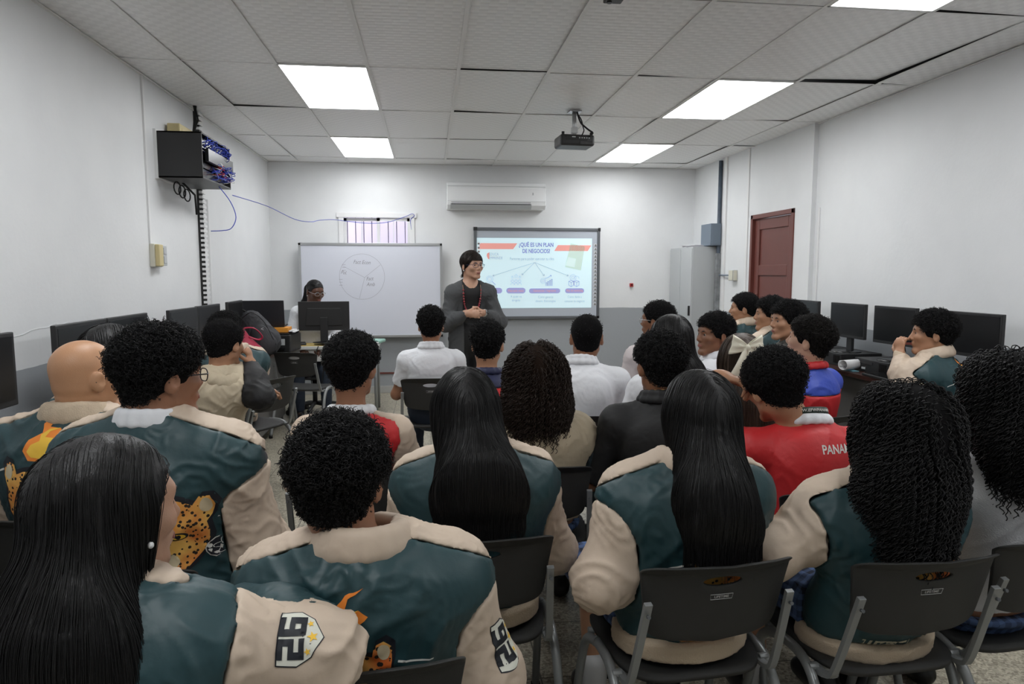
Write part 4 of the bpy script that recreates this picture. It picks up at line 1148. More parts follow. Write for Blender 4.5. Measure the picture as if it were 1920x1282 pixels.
    if sp.get('face', False):
        for e in (-1, 1):
            q = MB(); c = Vector(W(e*.0315, .0715, .008)); r = .0130*hs
            q.lathe([(max(r*math.sin(a), 1e-4), -r*math.cos(a)) for a in np.linspace(0, PI, 10)], 14); q.v = [tuple(Vector(v)+c) for v in q.v]
            ey = q.build('eye', M_EYE, root)
            q = MB(); g = H[1]*hs
            o2 = np.array(c)+H[1]*.0108*hs; q.tube([tuple(o2), tuple(o2+H[1]*.0030*hs)], [.0064*hs, .0052*hs], 12); q.build('iris', M_IRIS, ey)
            q = MB(); q.tube([W(e*.014, .0905, .026), W(e*.028, .0915, .0315), W(e*.047, .079, .027)], [.0028*hs, .0034*hs, .0016*hs], 6); q.build('eyebrow', hairm(sp.get('hc_', 'black')), root)
        bvb = BVHTree.FromPolygons([v.co.copy() for v in bo.data.vertices], [tuple(p.vertices) for p in bo.data.polygons]); q = MB()
        for z0, zc_, rm in ((-.0535, -.0035, .0036), (-.0620, .0045, .0046)):
            pl = []; rl = []
            for k_ in range(9):
                u_ = -1+k_/4; o_ = W(u_*.021, .14, z0+zc_*u_*u_); h_ = bvb.ray_cast(Vector(o_), Vector(-H[1]), .2)
                if h_[0] is not None: pl.append(h_[0]); rl.append(hs*(rm*(1-.75*u_*u_)))
            if len(pl) > 3: q.tube(pl, rl, 8)
        if q.f: q.build('lips', M_LIP, root)
    if 'glasses' in sp: glasses(hc, H, hs, sp['glasses'], root)
    # garments
    seed = abs(hash(nm)) % 1000 if False else sum(ord(c) for c in nm)*7 % 1000
    top_ = sp.get('top', 'polo'); gh = sp.get('gh', .0075) if not far else .010
    arms_cov = {}
    mw_ = {}
    info = dict(root=root, body=bo, hc=hc, C7=C7, P0=P0, U=U, tf=tf, tx=tx, L=L, sh=sh, el=el, wr=wr, H=H, hs=hs, s=s, origin=origin, W=W)
    def neck_cut(ra, dz=0.0, fwd=.0):
        return cone(C7+U*(.02+dz)+tf*(.02+fwd), C7+U*.2+tf*.05, ra, ra, .004, True)
    hemz = P0[2]-.028-sp.get('hemd', 0) if not standing else P0[2]-.06
    if top_ in ('jacket', 'hoodie', 'cardigan', 'sweater', 'dark_jacket'):
        th = {'jacket': .040, 'hoodie': .034, 'cardigan': .022, 'sweater': .022, 'dark_jacket': .034}[top_]*sp.get('puff', 1)
        ar = {'jacket': .030, 'hoodie': .024, 'cardigan': .016, 'sweater': .018, 'dark_jacket': .026}[top_]*sp.get('puff', 1)
        T = torso(th); AR = []
        if sp.get('hem'): T.append(econe(P0, np.array([P0[0], P0[1], sp['hem']]), .150*s*fat+th, .165*s*fat+th, TA, (1, .68, 1), .05)); hemz = sp['hem']
        if sp.get('inner'): mesh_prims('blouse', torso(.009), .0055, CL[sp['inner']], root, extra=lambda D_, lo_, h_, sh_: np.maximum(D_, -grid_field([cone(C7+U*.0+tf*.03, C7+U*.2+tf*.05, .062*hs, .08*hs, .004)], lo_, h_, sh_, .15)), fold=.0008, seed=3, rel=4)
        for e in (-1, 1):
            mw = el[e]+(wr[e]-el[e])*.55
            a = [cone(sh[e]+tx*e*.006-U*.01, el[e], .050*s+ar, .044*s+ar, .05), cone(el[e], mw, .044*s+ar, .040*s+ar*.9, .04), cone(mw, wr[e], .040*s+ar*.9, .027*s+ar*.5, .03)]
            if top_ == 'jacket' and not sp.get('noyoke'): a.append(econe(sh[e]+tf*.005+U*.012, C7+tx*e*.075+U*.018+tf*.025, .042*s+ar*.75, .026*s+ar*.5, TA, (1, 1, 1), .06))
            AR += a; mw_[e] = mw
        allp = T+AR; lo, hi = bounds(allp, .035); shp = shp_of(lo, hi, gh)
        dT = grid_field(T, lo, gh, shp, .15); dA = grid_field(AR, lo, gh, shp, .15)
        D = _smin(dT, dA, .09 if top_ in ('jacket', 'hoodie') else .035)
        # clip below the hem and around the neck
        zz = lo[2]+gh*np.arange(shp[2]); D = np.maximum(D, (hemz-zz)[None, None, :])
        if sp.get('open'):
            X = [lo[a]+gh*np.arange(shp[a]) for a in range(3)]; dl = lambda v, O: (X[0]-O[0])[:, None, None]*v[0]+(X[1]-O[1])[None, :, None]*v[1]+(X[2]-O[2])[None, None, :]*v[2]
            D = np.maximum(D, -np.maximum(np.abs(dl(tx, P0))-sp['open'], -dl(tf, P0)+.02))
        nc_ = grid_field([cone(C7+U*.012+tf*.02, C7+U*.2+tf*.05, .056*hs, .07*hs, .004)], lo, gh, shp, .15)
        D = np.maximum(D, -nc_)
        # keep the hands free
        for e in (-1, 1):
            hn = nrm(wr[e]-el[e]); c = wr[e]+hn*.005
            hnb = grid_field([cone(wr[e]+hn*.03, wr[e]+hn*.2, .045, .06, .003)], lo, gh, shp, .15); D = np.maximum(D, -hnb)
        parts = {}
        cols = sp.get('cols', ('teal', 'cream'))
        if top_ in ('jacket', 'hoodie') and cols[0] != cols[1]:
            g = dA-dT*sp.get('seamk', 1.0)+sp.get('seam', .004)
            if top_ == 'jacket':
                XX = [lo[a]+gh*np.arange(shp[a]) for a in range(3)]; dl = lambda v: (XX[0]-C7[0])[:, None, None]*v[0]+(XX[1]-C7[1])[None, :, None]*v[1]+(XX[2]-C7[2])[None, None, :]*v[2]
                
                if not sp.get('noplane'): g = _smin(g, -(.22*(np.abs(dl(tx))-.12)+.80*(dl(U)-.030)+.52*(dl(tf)-.01)), .02)
            X = [lo[a]+gh*np.arange(shp[a]) for a in range(3)]
            sd = (X[0]-C7[0])[:, None, None]*tx[0]+(X[1]-C7[1])[None, :, None]*tx[1]+(X[2]-C7[2])[None, None, :]*tx[2]
            for nm_, Dm, m_ in (('jacket', np.maximum(D, -g), CL[cols[0]]), ('sleeve', np.maximum(np.maximum(D, g), -sd), CL[cols[1]]), ('sleeve', np.maximum(np.maximum(D, g), sd), CL[cols[1]])):
                V, F = surfnet(Dm, lo, gh); V = relax(V, F, 3); Nn = vnormals(V, F)
                V = V+Nn*folds(V, .0062*sp.get('fk', 1), seed)[:, None]; V = relax(V, F, 1)
                par = root if nm_ == 'jacket' else parts['jacket']
                parts[nm_ if nm_ == 'jacket' or 'sleeve' not in parts else 'sleeve_left'] = mesh_np(nm_, V, F, m_, par)
        else:
            nm2 = {'hoodie': 'hoodie', 'cardigan': 'cardigan', 'sweater': 'sweater', 'dark_jacket': 'jacket', 'jacket': 'jacket'}[top_]
            V, F = surfnet(D, lo, gh); V = relax(V, F, 2); V = V+vnormals(V, F)*folds(V, .004, seed)[:, None]
            parts['jacket'] = mesh_np(nm2, V, F, CL[cols[0]], root)
        J = parts['jacket']; info['jacket'] = J; info['sleeve'] = parts.get('sleeve')
        if top_ == 'jacket' and sp.get('hoodc') is None:
            # rib collar, hem band and cuffs
            pr = []; n = 18
            for i in range(n):
                a, b = 2*PI*i/n, 2*PI*(i+1)/n
                f = lambda a_, z, r: C7+tf*.018+(tx*math.cos(a_)*1.08+tf*math.sin(a_))*r*hs+U*(z-.022*math.sin(a_))
                if math.sin(a) > .93 or (sp.get('nocollar') and True): continue
                for z, r, t_ in ((.026, .088, .015), (.042, .083, .014), (.056, .077, .011), (.066, .074, .008)): pr.append(cone(f(a, z, r), f(b, z, r), t_, t_, .02))
            if pr: mesh_prims('collar', pr, .006, CL[sp.get('colr', 'cream')], J, fold=.0016, seed=seed+1)
            V0 = P0+U*(-.02); hb = [econe(P0-U*.12, P0+U*.06, (.150*s*fat+th+.008), (.150*s*fat+th+.010), TA, (1, .74, 1), .01)]
            hm = mesh_prims('hem_band', hb, .008, CL['rib'], J, extra=lambda D_, lo_, h_, sh_: np.maximum(D_, np.abs(((lo_[2]+h_*np.arange(sh_[2]))-(P0[2]-.052-sp.get('hemd', 0)*.9)))-(.030 if not sp.get('hemd') else .024)), fold=.003, seed=seed+2)
            for e in (-1, 1):
                hn = nrm(wr[e]-el[e]); mesh_prims('cuff', [cone(wr[e]-hn*.035, wr[e]+hn*.012, .037*s, .034*s, .01)], .005, CL[sp.get('cuff', 'rib')], J)
        if sp.get('fore'):
            e = 1; mesh_prims('sleeve_underside', [cone(el[e]+(wr[e]-el[e])*.12, mw_[e], .046*s+ar+.004, .042*s+ar, .04), cone(mw_[e], wr[e], .042*s+ar, .03*s+ar*.5, .03)], .006, CL['teal'], J, fold=.005, seed=5)
        if top_ == 'hoodie' or sp.get('hood'):
            pr = []
            for e in (-1, 1):
                a = [C7+tx*e*.075*s+tf*.03-U*.0, C7+tx*e*.085*s-tf*.05-U*.01, C7-tf*.095-U*.06]
                pr += [cone(a[0], a[1], .024, .034, .03), cone(a[1], a[2], .036, .040, .04)]
            pr.append(econe(C7-tf*.075-U*.03, C7-tf*.09-U*.09, .06, .035, TA, (1.3, .6, 1), .04))
            mesh_prims('hood', pr, .008, CL[sp.get('hoodc', cols[0])], J, fold=.003, seed=seed+3)
        if sp.get('under'):
            pr = []
            n = 16
            for i in range(n):
                a, b = 2*PI*i/n, 2*PI*(i+1)/n
                f = lambda a_, z, r: C7+tf*.02+(tx*math.cos(a_)*1.05+tf*math.sin(a_))*r*hs+U*(z-.02*math.sin(a_))
                for z, r in ((.030, .084), (.045, .078), (.058, .073)): pr.append(cone(f(a, z, r), f(b, z, r), .009, .009, .014))
            mesh_prims('shirt_collar', pr, .005, CL[sp['under']], root)
    else:
        # polo / jersey with short sleeves
        th = .014*sp.get('puff', 1); T = torso(th); AR = []
        for e in (-1, 1):
            q = sh[e]+(el[e]-sh[e])*sp.get('slv', .62)
            AR += [cone(sh[e]+tx*e*.004, q, .056*s+.008, .053*s+.010, .03)]
        allp = T+AR; lo, hi = bounds(allp, .035); shp = shp_of(lo, hi, gh)
        dT = grid_field(T, lo, gh, shp, .15); dA = grid_field(AR, lo, gh, shp, .15); D = _smin(dT, dA, .04)
        zz = lo[2]+gh*np.arange(shp[2]); D = np.maximum(D, (hemz-zz)[None, None, :])
        for e in (-1, 1):
            q = sh[e]+(el[e]-sh[e])*sp.get('slv', .62); u = nrm(el[e]-sh[e])
            dd = grid_field([cone(q+u*.065, q+u*.30, .075, .10, .003)], lo, gh, shp, .15); D = np.maximum(D, -dd)
        nc_ = grid_field([cone(C7+U*.012+tf*.02, C7+U*.2+tf*.05, .056*hs, .07*hs, .004)], lo, gh, shp, .15); D = np.maximum(D, -nc_)
        cols = sp.get('cols', ('white', 'white')); parts = {}
        def put_(nm_, Dm, m_, par):
            V, F = surfnet(Dm, lo, gh)
            if not len(V): return None
            V = relax(V, F, 2); V = V+vnormals(V, F)*folds(V, .0034, seed)[:, None]
            return mesh_np(nm_, V, F, m_, par)
        base = {'polo': 'polo_shirt', 'jersey': 'jersey', 'tee': 'shirt'}[top_]
        if sp.get('yoke'):     # contrasting shoulder part, above a plane across the chest
            X = [lo[a]+gh*np.arange(shp[a]) for a in range(3)]
            hgt = (X[0]-C7[0])[:, None, None]*U[0]+(X[1]-C7[1])[None, :, None]*U[1]+(X[2]-C7[2])[None, None, :]*U[2]
            g = hgt+sp['yoke'][1]
            J = put_(base, np.maximum(D, g), CL[cols[0]], root); put_('yoke', np.maximum(D, -g), CL[sp['yoke'][0]], J)
        elif cols[0] != cols[1]:
            g = dA-dT-.006
            if sp.get('raglan'): g = _smin(g, grid_field([cone(sh[e]+tf*.03+U*.03, C7+tx*e*.065+tf*.04+U*.03, .062, .045, .01) for e in (-1, 1)], lo, gh, shp, .15), .03)
            J = put_(base, np.maximum(D, -g), CL[cols[0]], root); put_('sleeves', np.maximum(D, g), CL[cols[1]], J)
        else: J = put_(base, D, CL[cols[0]], root)
        info['jacket'] = J
        pr = []; n = 16
        col = sp.get('collar', 'white'); tall = .020 if top_ == 'polo' else .004
        for i in range(n):
            a, b = 2*PI*i/n, 2*PI*(i+1)/n
            f = lambda a_, z, r: C7+tf*.02+(tx*math.cos(a_)*1.05+tf*math.sin(a_))*r*hs+U*(z-.022*math.sin(a_))
            for z, r in ((.020, .084), (.030, .078), (.030+tall, .071)): pr.append(cone(f(a, z, r), f(b, z, r), .0105, .008, .014))
        cobj = mesh_prims('collar', pr, .005, CL[col], J)
        if sp.get('trim'):
            q = MB(); q.tube([tuple(f(2*PI*i/24, .030+tall+.008, .069)) for i in range(24)], .003, 5, closed=True); q.build('neck_trim', CL[sp['trim']], J)
    # legs
    lm = sp.get('legc', 'djean')
    if leg == 'skirt':
        p = [econe(P0, P0-U*.02, .160*s, .160*s, TA, (1, .7, 1), .03)]
        for e in (-1, 1): p.append(cone(P0+tx*e*.09*s, kn[e]+lx*e*.02, .088*s, .080*s, .06))
        p.append(cone(P0+ldir*.1, (kn[-1]+kn[1])/2, .08*s, .075*s, .08))
        p.append(econe(P0-np.array([0, 0, .055])+ldir*.04, P0+ldir*.25-np.array([0, 0, .045]), .168*s, .17*s, np.array([lx, ldir, [0, 0, 1.]]), (1.1, 1, .22), .03))
        def clp(D_, lo_, h_, sh_):
            X = [lo_[a]+h_*np.arange(sh_[a]) for a in range(3)]; fw = (X[0]-P0[0])[:, None, None]*ldir[0]+(X[1]-P0[1])[None, :, None]*ldir[1]
            return np.maximum(D_, np.minimum((X[2]-(P0[2]-.045-sp.get('hemd', 0)*1.6))[None, None, :]+0*fw, .05-fw+0*X[2][None, None, :]))
        mesh_prims('skirt', p, .009, M_PLAID, root, extra=clp, fold=.004, seed=seed+5)
    else:
        p = [econe(P0, P0-U*.02, .158*s*fat, .158*s*fat, TA, (1, .7, 1), .03)]+legs(.016, .93)
        mesh_prims('trousers', p, .010, CL[lm], root, fold=.003, seed=seed+5)
    for e in (-1, 1):
        a = an[e]; z = np.array([0, 0, 1.])
        mesh_prims('shoe', [econe(a-z*.055-ldir*.03, a-z*.062+ldir*.15, .046*s, .04*s, np.array([lx, ldir, z]), (1, 1, .95), .02), cone(a-z*.04, a-z*.0, .045*s, .043*s, .02)], .009, M_SHOE, root,
                   extra=lambda D_, lo_, h_, sh_: np.maximum(D_, .004-(lo_[2]+h_*np.arange(sh_[2])))+0*D_)
        if leg == 'skirt': mesh_prims('sock', [cone(a, a+z*.09, .042*s, .045*s, .01)], .008, M_SOCK, root)
    # hair
    hair(sp, info)
    return info

def under_mat(c, silky, m):
    col = tuple(m.node_tree.nodes['Principled BSDF'].inputs['Base Color'].default_value[:3])
    if not silky: return mat('hair_under_'+c, tuple(x*.75 for x in col), rough=.9, spec=.08)
    new = 'hair_silk_'+c not in _M
    u = mat('hair_silk_'+c, col, rough=.46, spec=.32)
    if new:
        N, L, b = nodes(u); tc = N.new('ShaderNodeTexCoord'); mp = N.new('ShaderNodeMapping'); mp.inputs['Scale'].default_value = (330, 330, 5)
        ns = N.new('ShaderNodeTexNoise'); ns.inputs['Scale'].default_value = 1; ns.inputs['Detail'].default_value = 2
        L.new(tc.outputs['Object'], mp.inputs[0]); L.new(mp.outputs[0], ns.inputs['Vector'])
        bp = N.new('ShaderNodeBump'); bp.inputs['Strength'].default_value = .55; bp.inputs['Distance'].default_value = .002; L.new(ns.outputs['Fac'], bp.inputs['Height']); L.new(bp.outputs[0], b.inputs['Normal'])
        cr = N.new('ShaderNodeMix'); cr.data_type = 'RGBA'; cr.inputs[6].default_value = tuple(x*.5 for x in col)+(1,); cr.inputs[7].default_value = tuple(x*1.7 for x in col)+(1,); L.new(ns.outputs['Fac'], cr.inputs[0]); L.new(cr.outputs[2], b.inputs['Base Color'])
    return u

def hair(sp, I):
    st = sp.get('hair'); 
    if not st: return
    hc, H, hs, root, W = I['hc'], I['H'], I['hs'], I['root'], I['W']; t = sp.get('ht', .02); m = hairm(sp.get('hc_', 'black'))
    if st in ('short', 'afro', 'curlylong'): c_ = tuple(m.node_tree.nodes['Principled BSDF'].inputs['Base Color'].default_value[:3]); m = mat('curly_hair_'+sp.get('hc_', 'black'), c_, rough=.6, spec=.28)
    nseed = sum(ord(c) for c in sp['id']); r = np.random.default_rng(nseed)
    far = sp.get('far', False)
    up = H[2]
    def loc(Q): return ((Q-hc)@H.T)/hs
    ys = [-.2, -.09, -.03, .012, .03, .055, .075, .2]; zsh = [-.075, -.072, -.035, -.012, -.012, .045, .066, .066]
    if st in ('short', 'afro', 'pixie'):
        if sp.get('nape'): zsh = [z-(sp['nape'] if i < 2 else sp['nape']*.5 if i == 2 else 0) for i, z in enumerate(zsh)]
        if st == 'pixie': zsh = [-.09, -.09, -.045, -.035, -.03, .03, .055, .055]
    def core(Q):
        q = loc(Q); z = q[..., 2]; y = q[..., 1]
        tt = t*np.clip(.30+(z+.05)*8, .22, 1)
        if st in ('long', 'curlylong', 'bun'): tt = np.full_like(z, t)
        if st == 'short': tt = t*np.clip(.35+(z+.045)*7, .15, 1)
        c = np.array([0, -.016, .036]); rr_ = np.array([.076, .098, .086]); v = (q-c)
        l = np.sqrt((v**2).sum(-1))+1e-9; k = np.sqrt(((v/rr_)**2).sum(-1))+1e-9
        d1 = (l-l/k)
        v2 = q-np.array([0, -.035, -.035]); d2 = np.sqrt(((v2/np.array([1.0, .95, 1.3]))**2).sum(-1))-.063
        return (_smin(d1, d2, .02)-tt)*hs
    def clip(Q):
        q = loc(Q)
        if st in ('long', 'curlylong'):
            return np.minimum(np.interp(q[..., 1], [.02, .06, .085, .2], [.0, .055, .078, .078])-q[..., 2], q[..., 1]-.018-.012)*hs
        if st == 'bun':
            return (np.interp(q[..., 1], [-.09, -.03, .03, .055, .09], [-.08, -.03, .0, .055, .085])-q[..., 2])*hs
        return (np.interp(q[..., 1], ys, zsh)-q[..., 2])*hs
    def fcore(Q): return np.maximum(core(Q), clip(Q)).astype(np.float32)
    ext = .14*hs+t
    pc_ = P(fcore, hc-ext-.02, hc+ext+.02, .012)
    prims = [pc_]; zend = hc[2]-.1
    if st in ('long', 'curlylong'):
        Lh = sp.get('hl', .4); back = I['tf']*-1*sp.get('hb', .11); bx = I['tx']
        w0, w1, w2 = sp.get('hw', (.088, .098, .10)); lat = np.array(sp.get('hlat', (0, 0, 0)), float)
        TA = np.array([I['tx'], I['tf'], [0, 0, 1.]])
        a = hc-H[1]*.035*hs-up*.01; th_ = sp.get('hth', .5)
        b = np.array([I['C7'][0], I['C7'][1], hc[2]-min(.17, Lh*.5)])+back*.72+lat*.4
        c = np.array([I['C7'][0], I['C7'][1], hc[2]-Lh+w2*.85])+back+lat
        prims += [econe(a, b, w0, w1, TA, (1, .74, 1), .05), econe(b, c, w1, w2, TA, (1, th_, 1), .05)]
        prims.append(econe(hc-H[1]*.0-up*.0, hc-H[1]*.03-up*.12*hs, .078*hs+t, .08, TA, (1, .7, 1), .04))
        if True: prims[-1] = P(lambda Q, f=prims[-1].fn: np.maximum(f(Q), clip(Q)).astype(np.float32), prims[-1].lo, prims[-1].hi, .03)
        zend = hc[2]-Lh
    if st == 'bun':   # pulled back, hanging ponytail
        for q0, q1, ra, rb in sp['tail']:
            prims.append(cone(hc+H[0]*q0[0]+H[1]*q0[1]+H[2]*q0[2], hc+H[0]*q1[0]+H[1]*q1[1]+H[2]*q1[2], ra, rb, .03))
    if sp.get('fringe'):
        for a_, b_, ra, rb in sp['fringe']: prims.append(cone(W(*a_), W(*b_), ra, rb, .015))
    hobj = mesh_prims('hair', prims, .006 if not far else .008, m, root, rel=1, fold=.002 if st in ('long', 'bun') else .0, seed=3)
    if hobj is None: return
    me = hobj.data; V = np.empty(len(me.vertices)*3, dtype=np.float32); me.vertices.foreach_get('co', V); V = V.reshape(-1, 3).astype(float)
    Fq = np.empty(len(me.polygons)*4, dtype=np.int32); me.polygons.foreach_get('vertices', Fq); Fq = Fq.reshape(-1, 4)
    def F_(Q): return pts_field(prims, Q.astype(np.float32), .3)
    def grad(Q, e=.004):
        g = np.stack([F_(Q+np.eye(3)[i]*e)-F_(Q-np.eye(3)[i]*e) for i in range(3)], -1)
        return g/(np.linalg.norm(g, axis=-1, keepdims=True)+1e-9)
    n = sp.get('hn', 2000)
    if st in ('short', 'afro') and sp.get('face') and n < 3000: n = int(n*1.8)
    out = []
    if st in ('short', 'afro'):
        ql = loc(V); okv = np.nonzero(~((np.abs(ql[:, 0]) > .055) & (ql[:, 1] > -.045) & (ql[:, 2] < .022)))[0]
        idx = okv[r.integers(0, len(okv), n)]; p0 = V[idx]+r.normal(size=(n, 3))*.004; g = grad(p0)
        q = loc(p0); amp = np.clip(.35+(q[:, 2]+.03)*7, .22, 1)
        Sg = 8 if far else 12
        ax = r.normal(size=(n, 3)); ax -= g*(ax*g).sum(-1, keepdims=True)*.75; ax += g*(.35 if st == 'afro' else .1); ax /= np.linalg.norm(ax, axis=1)[:, None]
        u = np.cross(ax, [.2, .5, .8]); u /= np.linalg.norm(u, axis=1)[:, None]; v = np.cross(ax, u)
        Lc = (sp.get('cl', .018)*r.uniform(.6, 1.2, n)*amp)[:, None, None]; rc = (sp.get('cr', .0045)*r.uniform(.6, 1.4, n)*np.clip(amp, .4, 1))[:, None, None]
        tt = np.linspace(0, 1, Sg)[None, :, None]; tu = r.uniform(1.0, 1.9, n)[:, None, None]; ph = r.uniform(0, 6.3, n)[:, None, None]
        if st == 'short': rc = rc*.4
        pa = p0[:, None]+ax[:, None]*tt*Lc+rc*(u[:, None]*np.cos(tu*2*PI*tt+ph)+v[:, None]*np.sin(tu*2*PI*tt+ph))-g[:, None]*.002+g[:, None]*rc*.6
        out.append(tubes('', pa, np.ones((n, Sg-1), bool), sp.get('sr', .0010 if not far else .0018), m, None))
    else:
        curly = st == 'curlylong'
        step = .008 if curly else .014
        Sg = int((hc[2]+.14*hs-zend)/step*1.15)+6
        zv = V[:, 2]; wgt = np.clip((zv-zend-.02)/(zv.max()-zend), .02, 1)**(.6 if not curly else .35)
        idx = r.choice(len(V), n, p=wgt/wgt.sum()); p = V[idx].copy(); off = (r.uniform(-.004, .004, n) if not curly else r.uniform(-.016, .020, n))
        if st == 'bun': off = r.uniform(-.002, .0015, n)
        zt = zend+r.normal(size=n)*(.018 if not curly else .03)
        if st == 'bun' or st == 'pixie': zt = np.full(n, -9.)
        path = [p.copy()]; ms = []
        lat = H[0][None, :]; drift = r.normal(size=(n, 3))*.05
        dist = np.zeros(n)
        flow0 = np.array(sp.get('flow', (0, 0, -1.)), float)
        for k in range(Sg):
            g = grad(p); q = loc(p)
            topw = np.clip((q[:, 2]-.05)/.05, 0, 1)[:, None]
            sgn = np.sign(q[:, 0]-sp.get('part', .0))[:, None]
            if st in ('bun', 'pixie'):
                d = (-H[1] if st == 'bun' else H[0]*.9-H[2]*.5)[None, :]+flow0[None, :]*.4+drift*.5
                if st == 'bun': d = np.where((q[:, 1] < -.08)[:, None], flow0[None, :]+drift*.3, d)
            else: d = flow0[None, :]+topw*(sgn*lat*.9-H[1][None, :]*.55)+drift*.6
            d = d-g*(d*g).sum(-1, keepdims=True)*.98
            d /= np.linalg.norm(d, axis=1, keepdims=True)+1e-9
            below = p[:, 2] < zend+.05
            if st not in ('bun', 'pixie'): d = np.where(below[:, None], flow0[None, :]+drift*.6, d)
            p2 = p+d*step
            f = F_(p2); corr = np.where(below, 0, (f-off))
            p2 = p2-grad(p2)*np.clip(corr, -.02, .02)[:, None]
            alive = p2[:, 2] > zt
            if st in ('bun', 'pixie'): alive = k < sp.get('bl', 6)*np.ones(n)
            ms.append(alive); p = p2; path.append(p.copy())
        pa = np.stack(path, 1); mk = np.stack(ms, 1).astype(bool)
        if curly:
            kf = 3; tq = np.linspace(0, pa.shape[1]-1, (pa.shape[1]-1)*kf+1); i0 = np.minimum(tq.astype(int), pa.shape[1]-2); fr_ = (tq-i0)[None, :, None]
            pa = pa[:, i0]*(1-fr_)+pa[:, i0+1]*fr_; mk = np.repeat(mk, kf, axis=1); step = step/kf
            T = np.gradient(pa, axis=1); T /= np.linalg.norm(T, axis=2, keepdims=True)+1e-9
            A = np.cross(T, np.array([.3, .8, .5])); A /= np.linalg.norm(A, axis=2, keepdims=True)+1e-9; B = np.cross(T, A)
            tt = np.arange(pa.shape[1])[None, :, None]; om = (step*2*PI/sp.get('pitch', .03))*r.uniform(.8, 1.2, n)[:, None, None]; ph = r.uniform(0, 6.3, n)[:, None, None]
            rc = sp.get('cr', .008)*r.uniform(.5, 1.4, n)[:, None, None]*np.minimum(1, tt/12)
            pa = pa+rc*(A*np.cos(om*tt+ph)+B*np.sin(om*tt+ph))
        out.append(tubes('', pa, mk, sp.get('sr', .0013 if not far else .0022), m, None))
    Vs = [V]; Fs = [Fq]; b = len(V)
    for v_, f_ in out: Vs.append(v_); Fs.append(f_+b); b += len(v_)
    bpy.data.objects.remove(hobj); bpy.data.meshes.remove(me)
    ho = mesh_np('hair', np.concatenate(Vs), np.concatenate(Fs), m, root)
    ho.data.materials.append(under_mat(sp.get('hc_', 'black'), st in ('long', 'bun', 'pixie'), m))
    mi = np.zeros(len(ho.data.polygons), dtype=np.int32); mi[:len(Fq)] = 1; ho.data.polygons.foreach_set('material_index', mi)
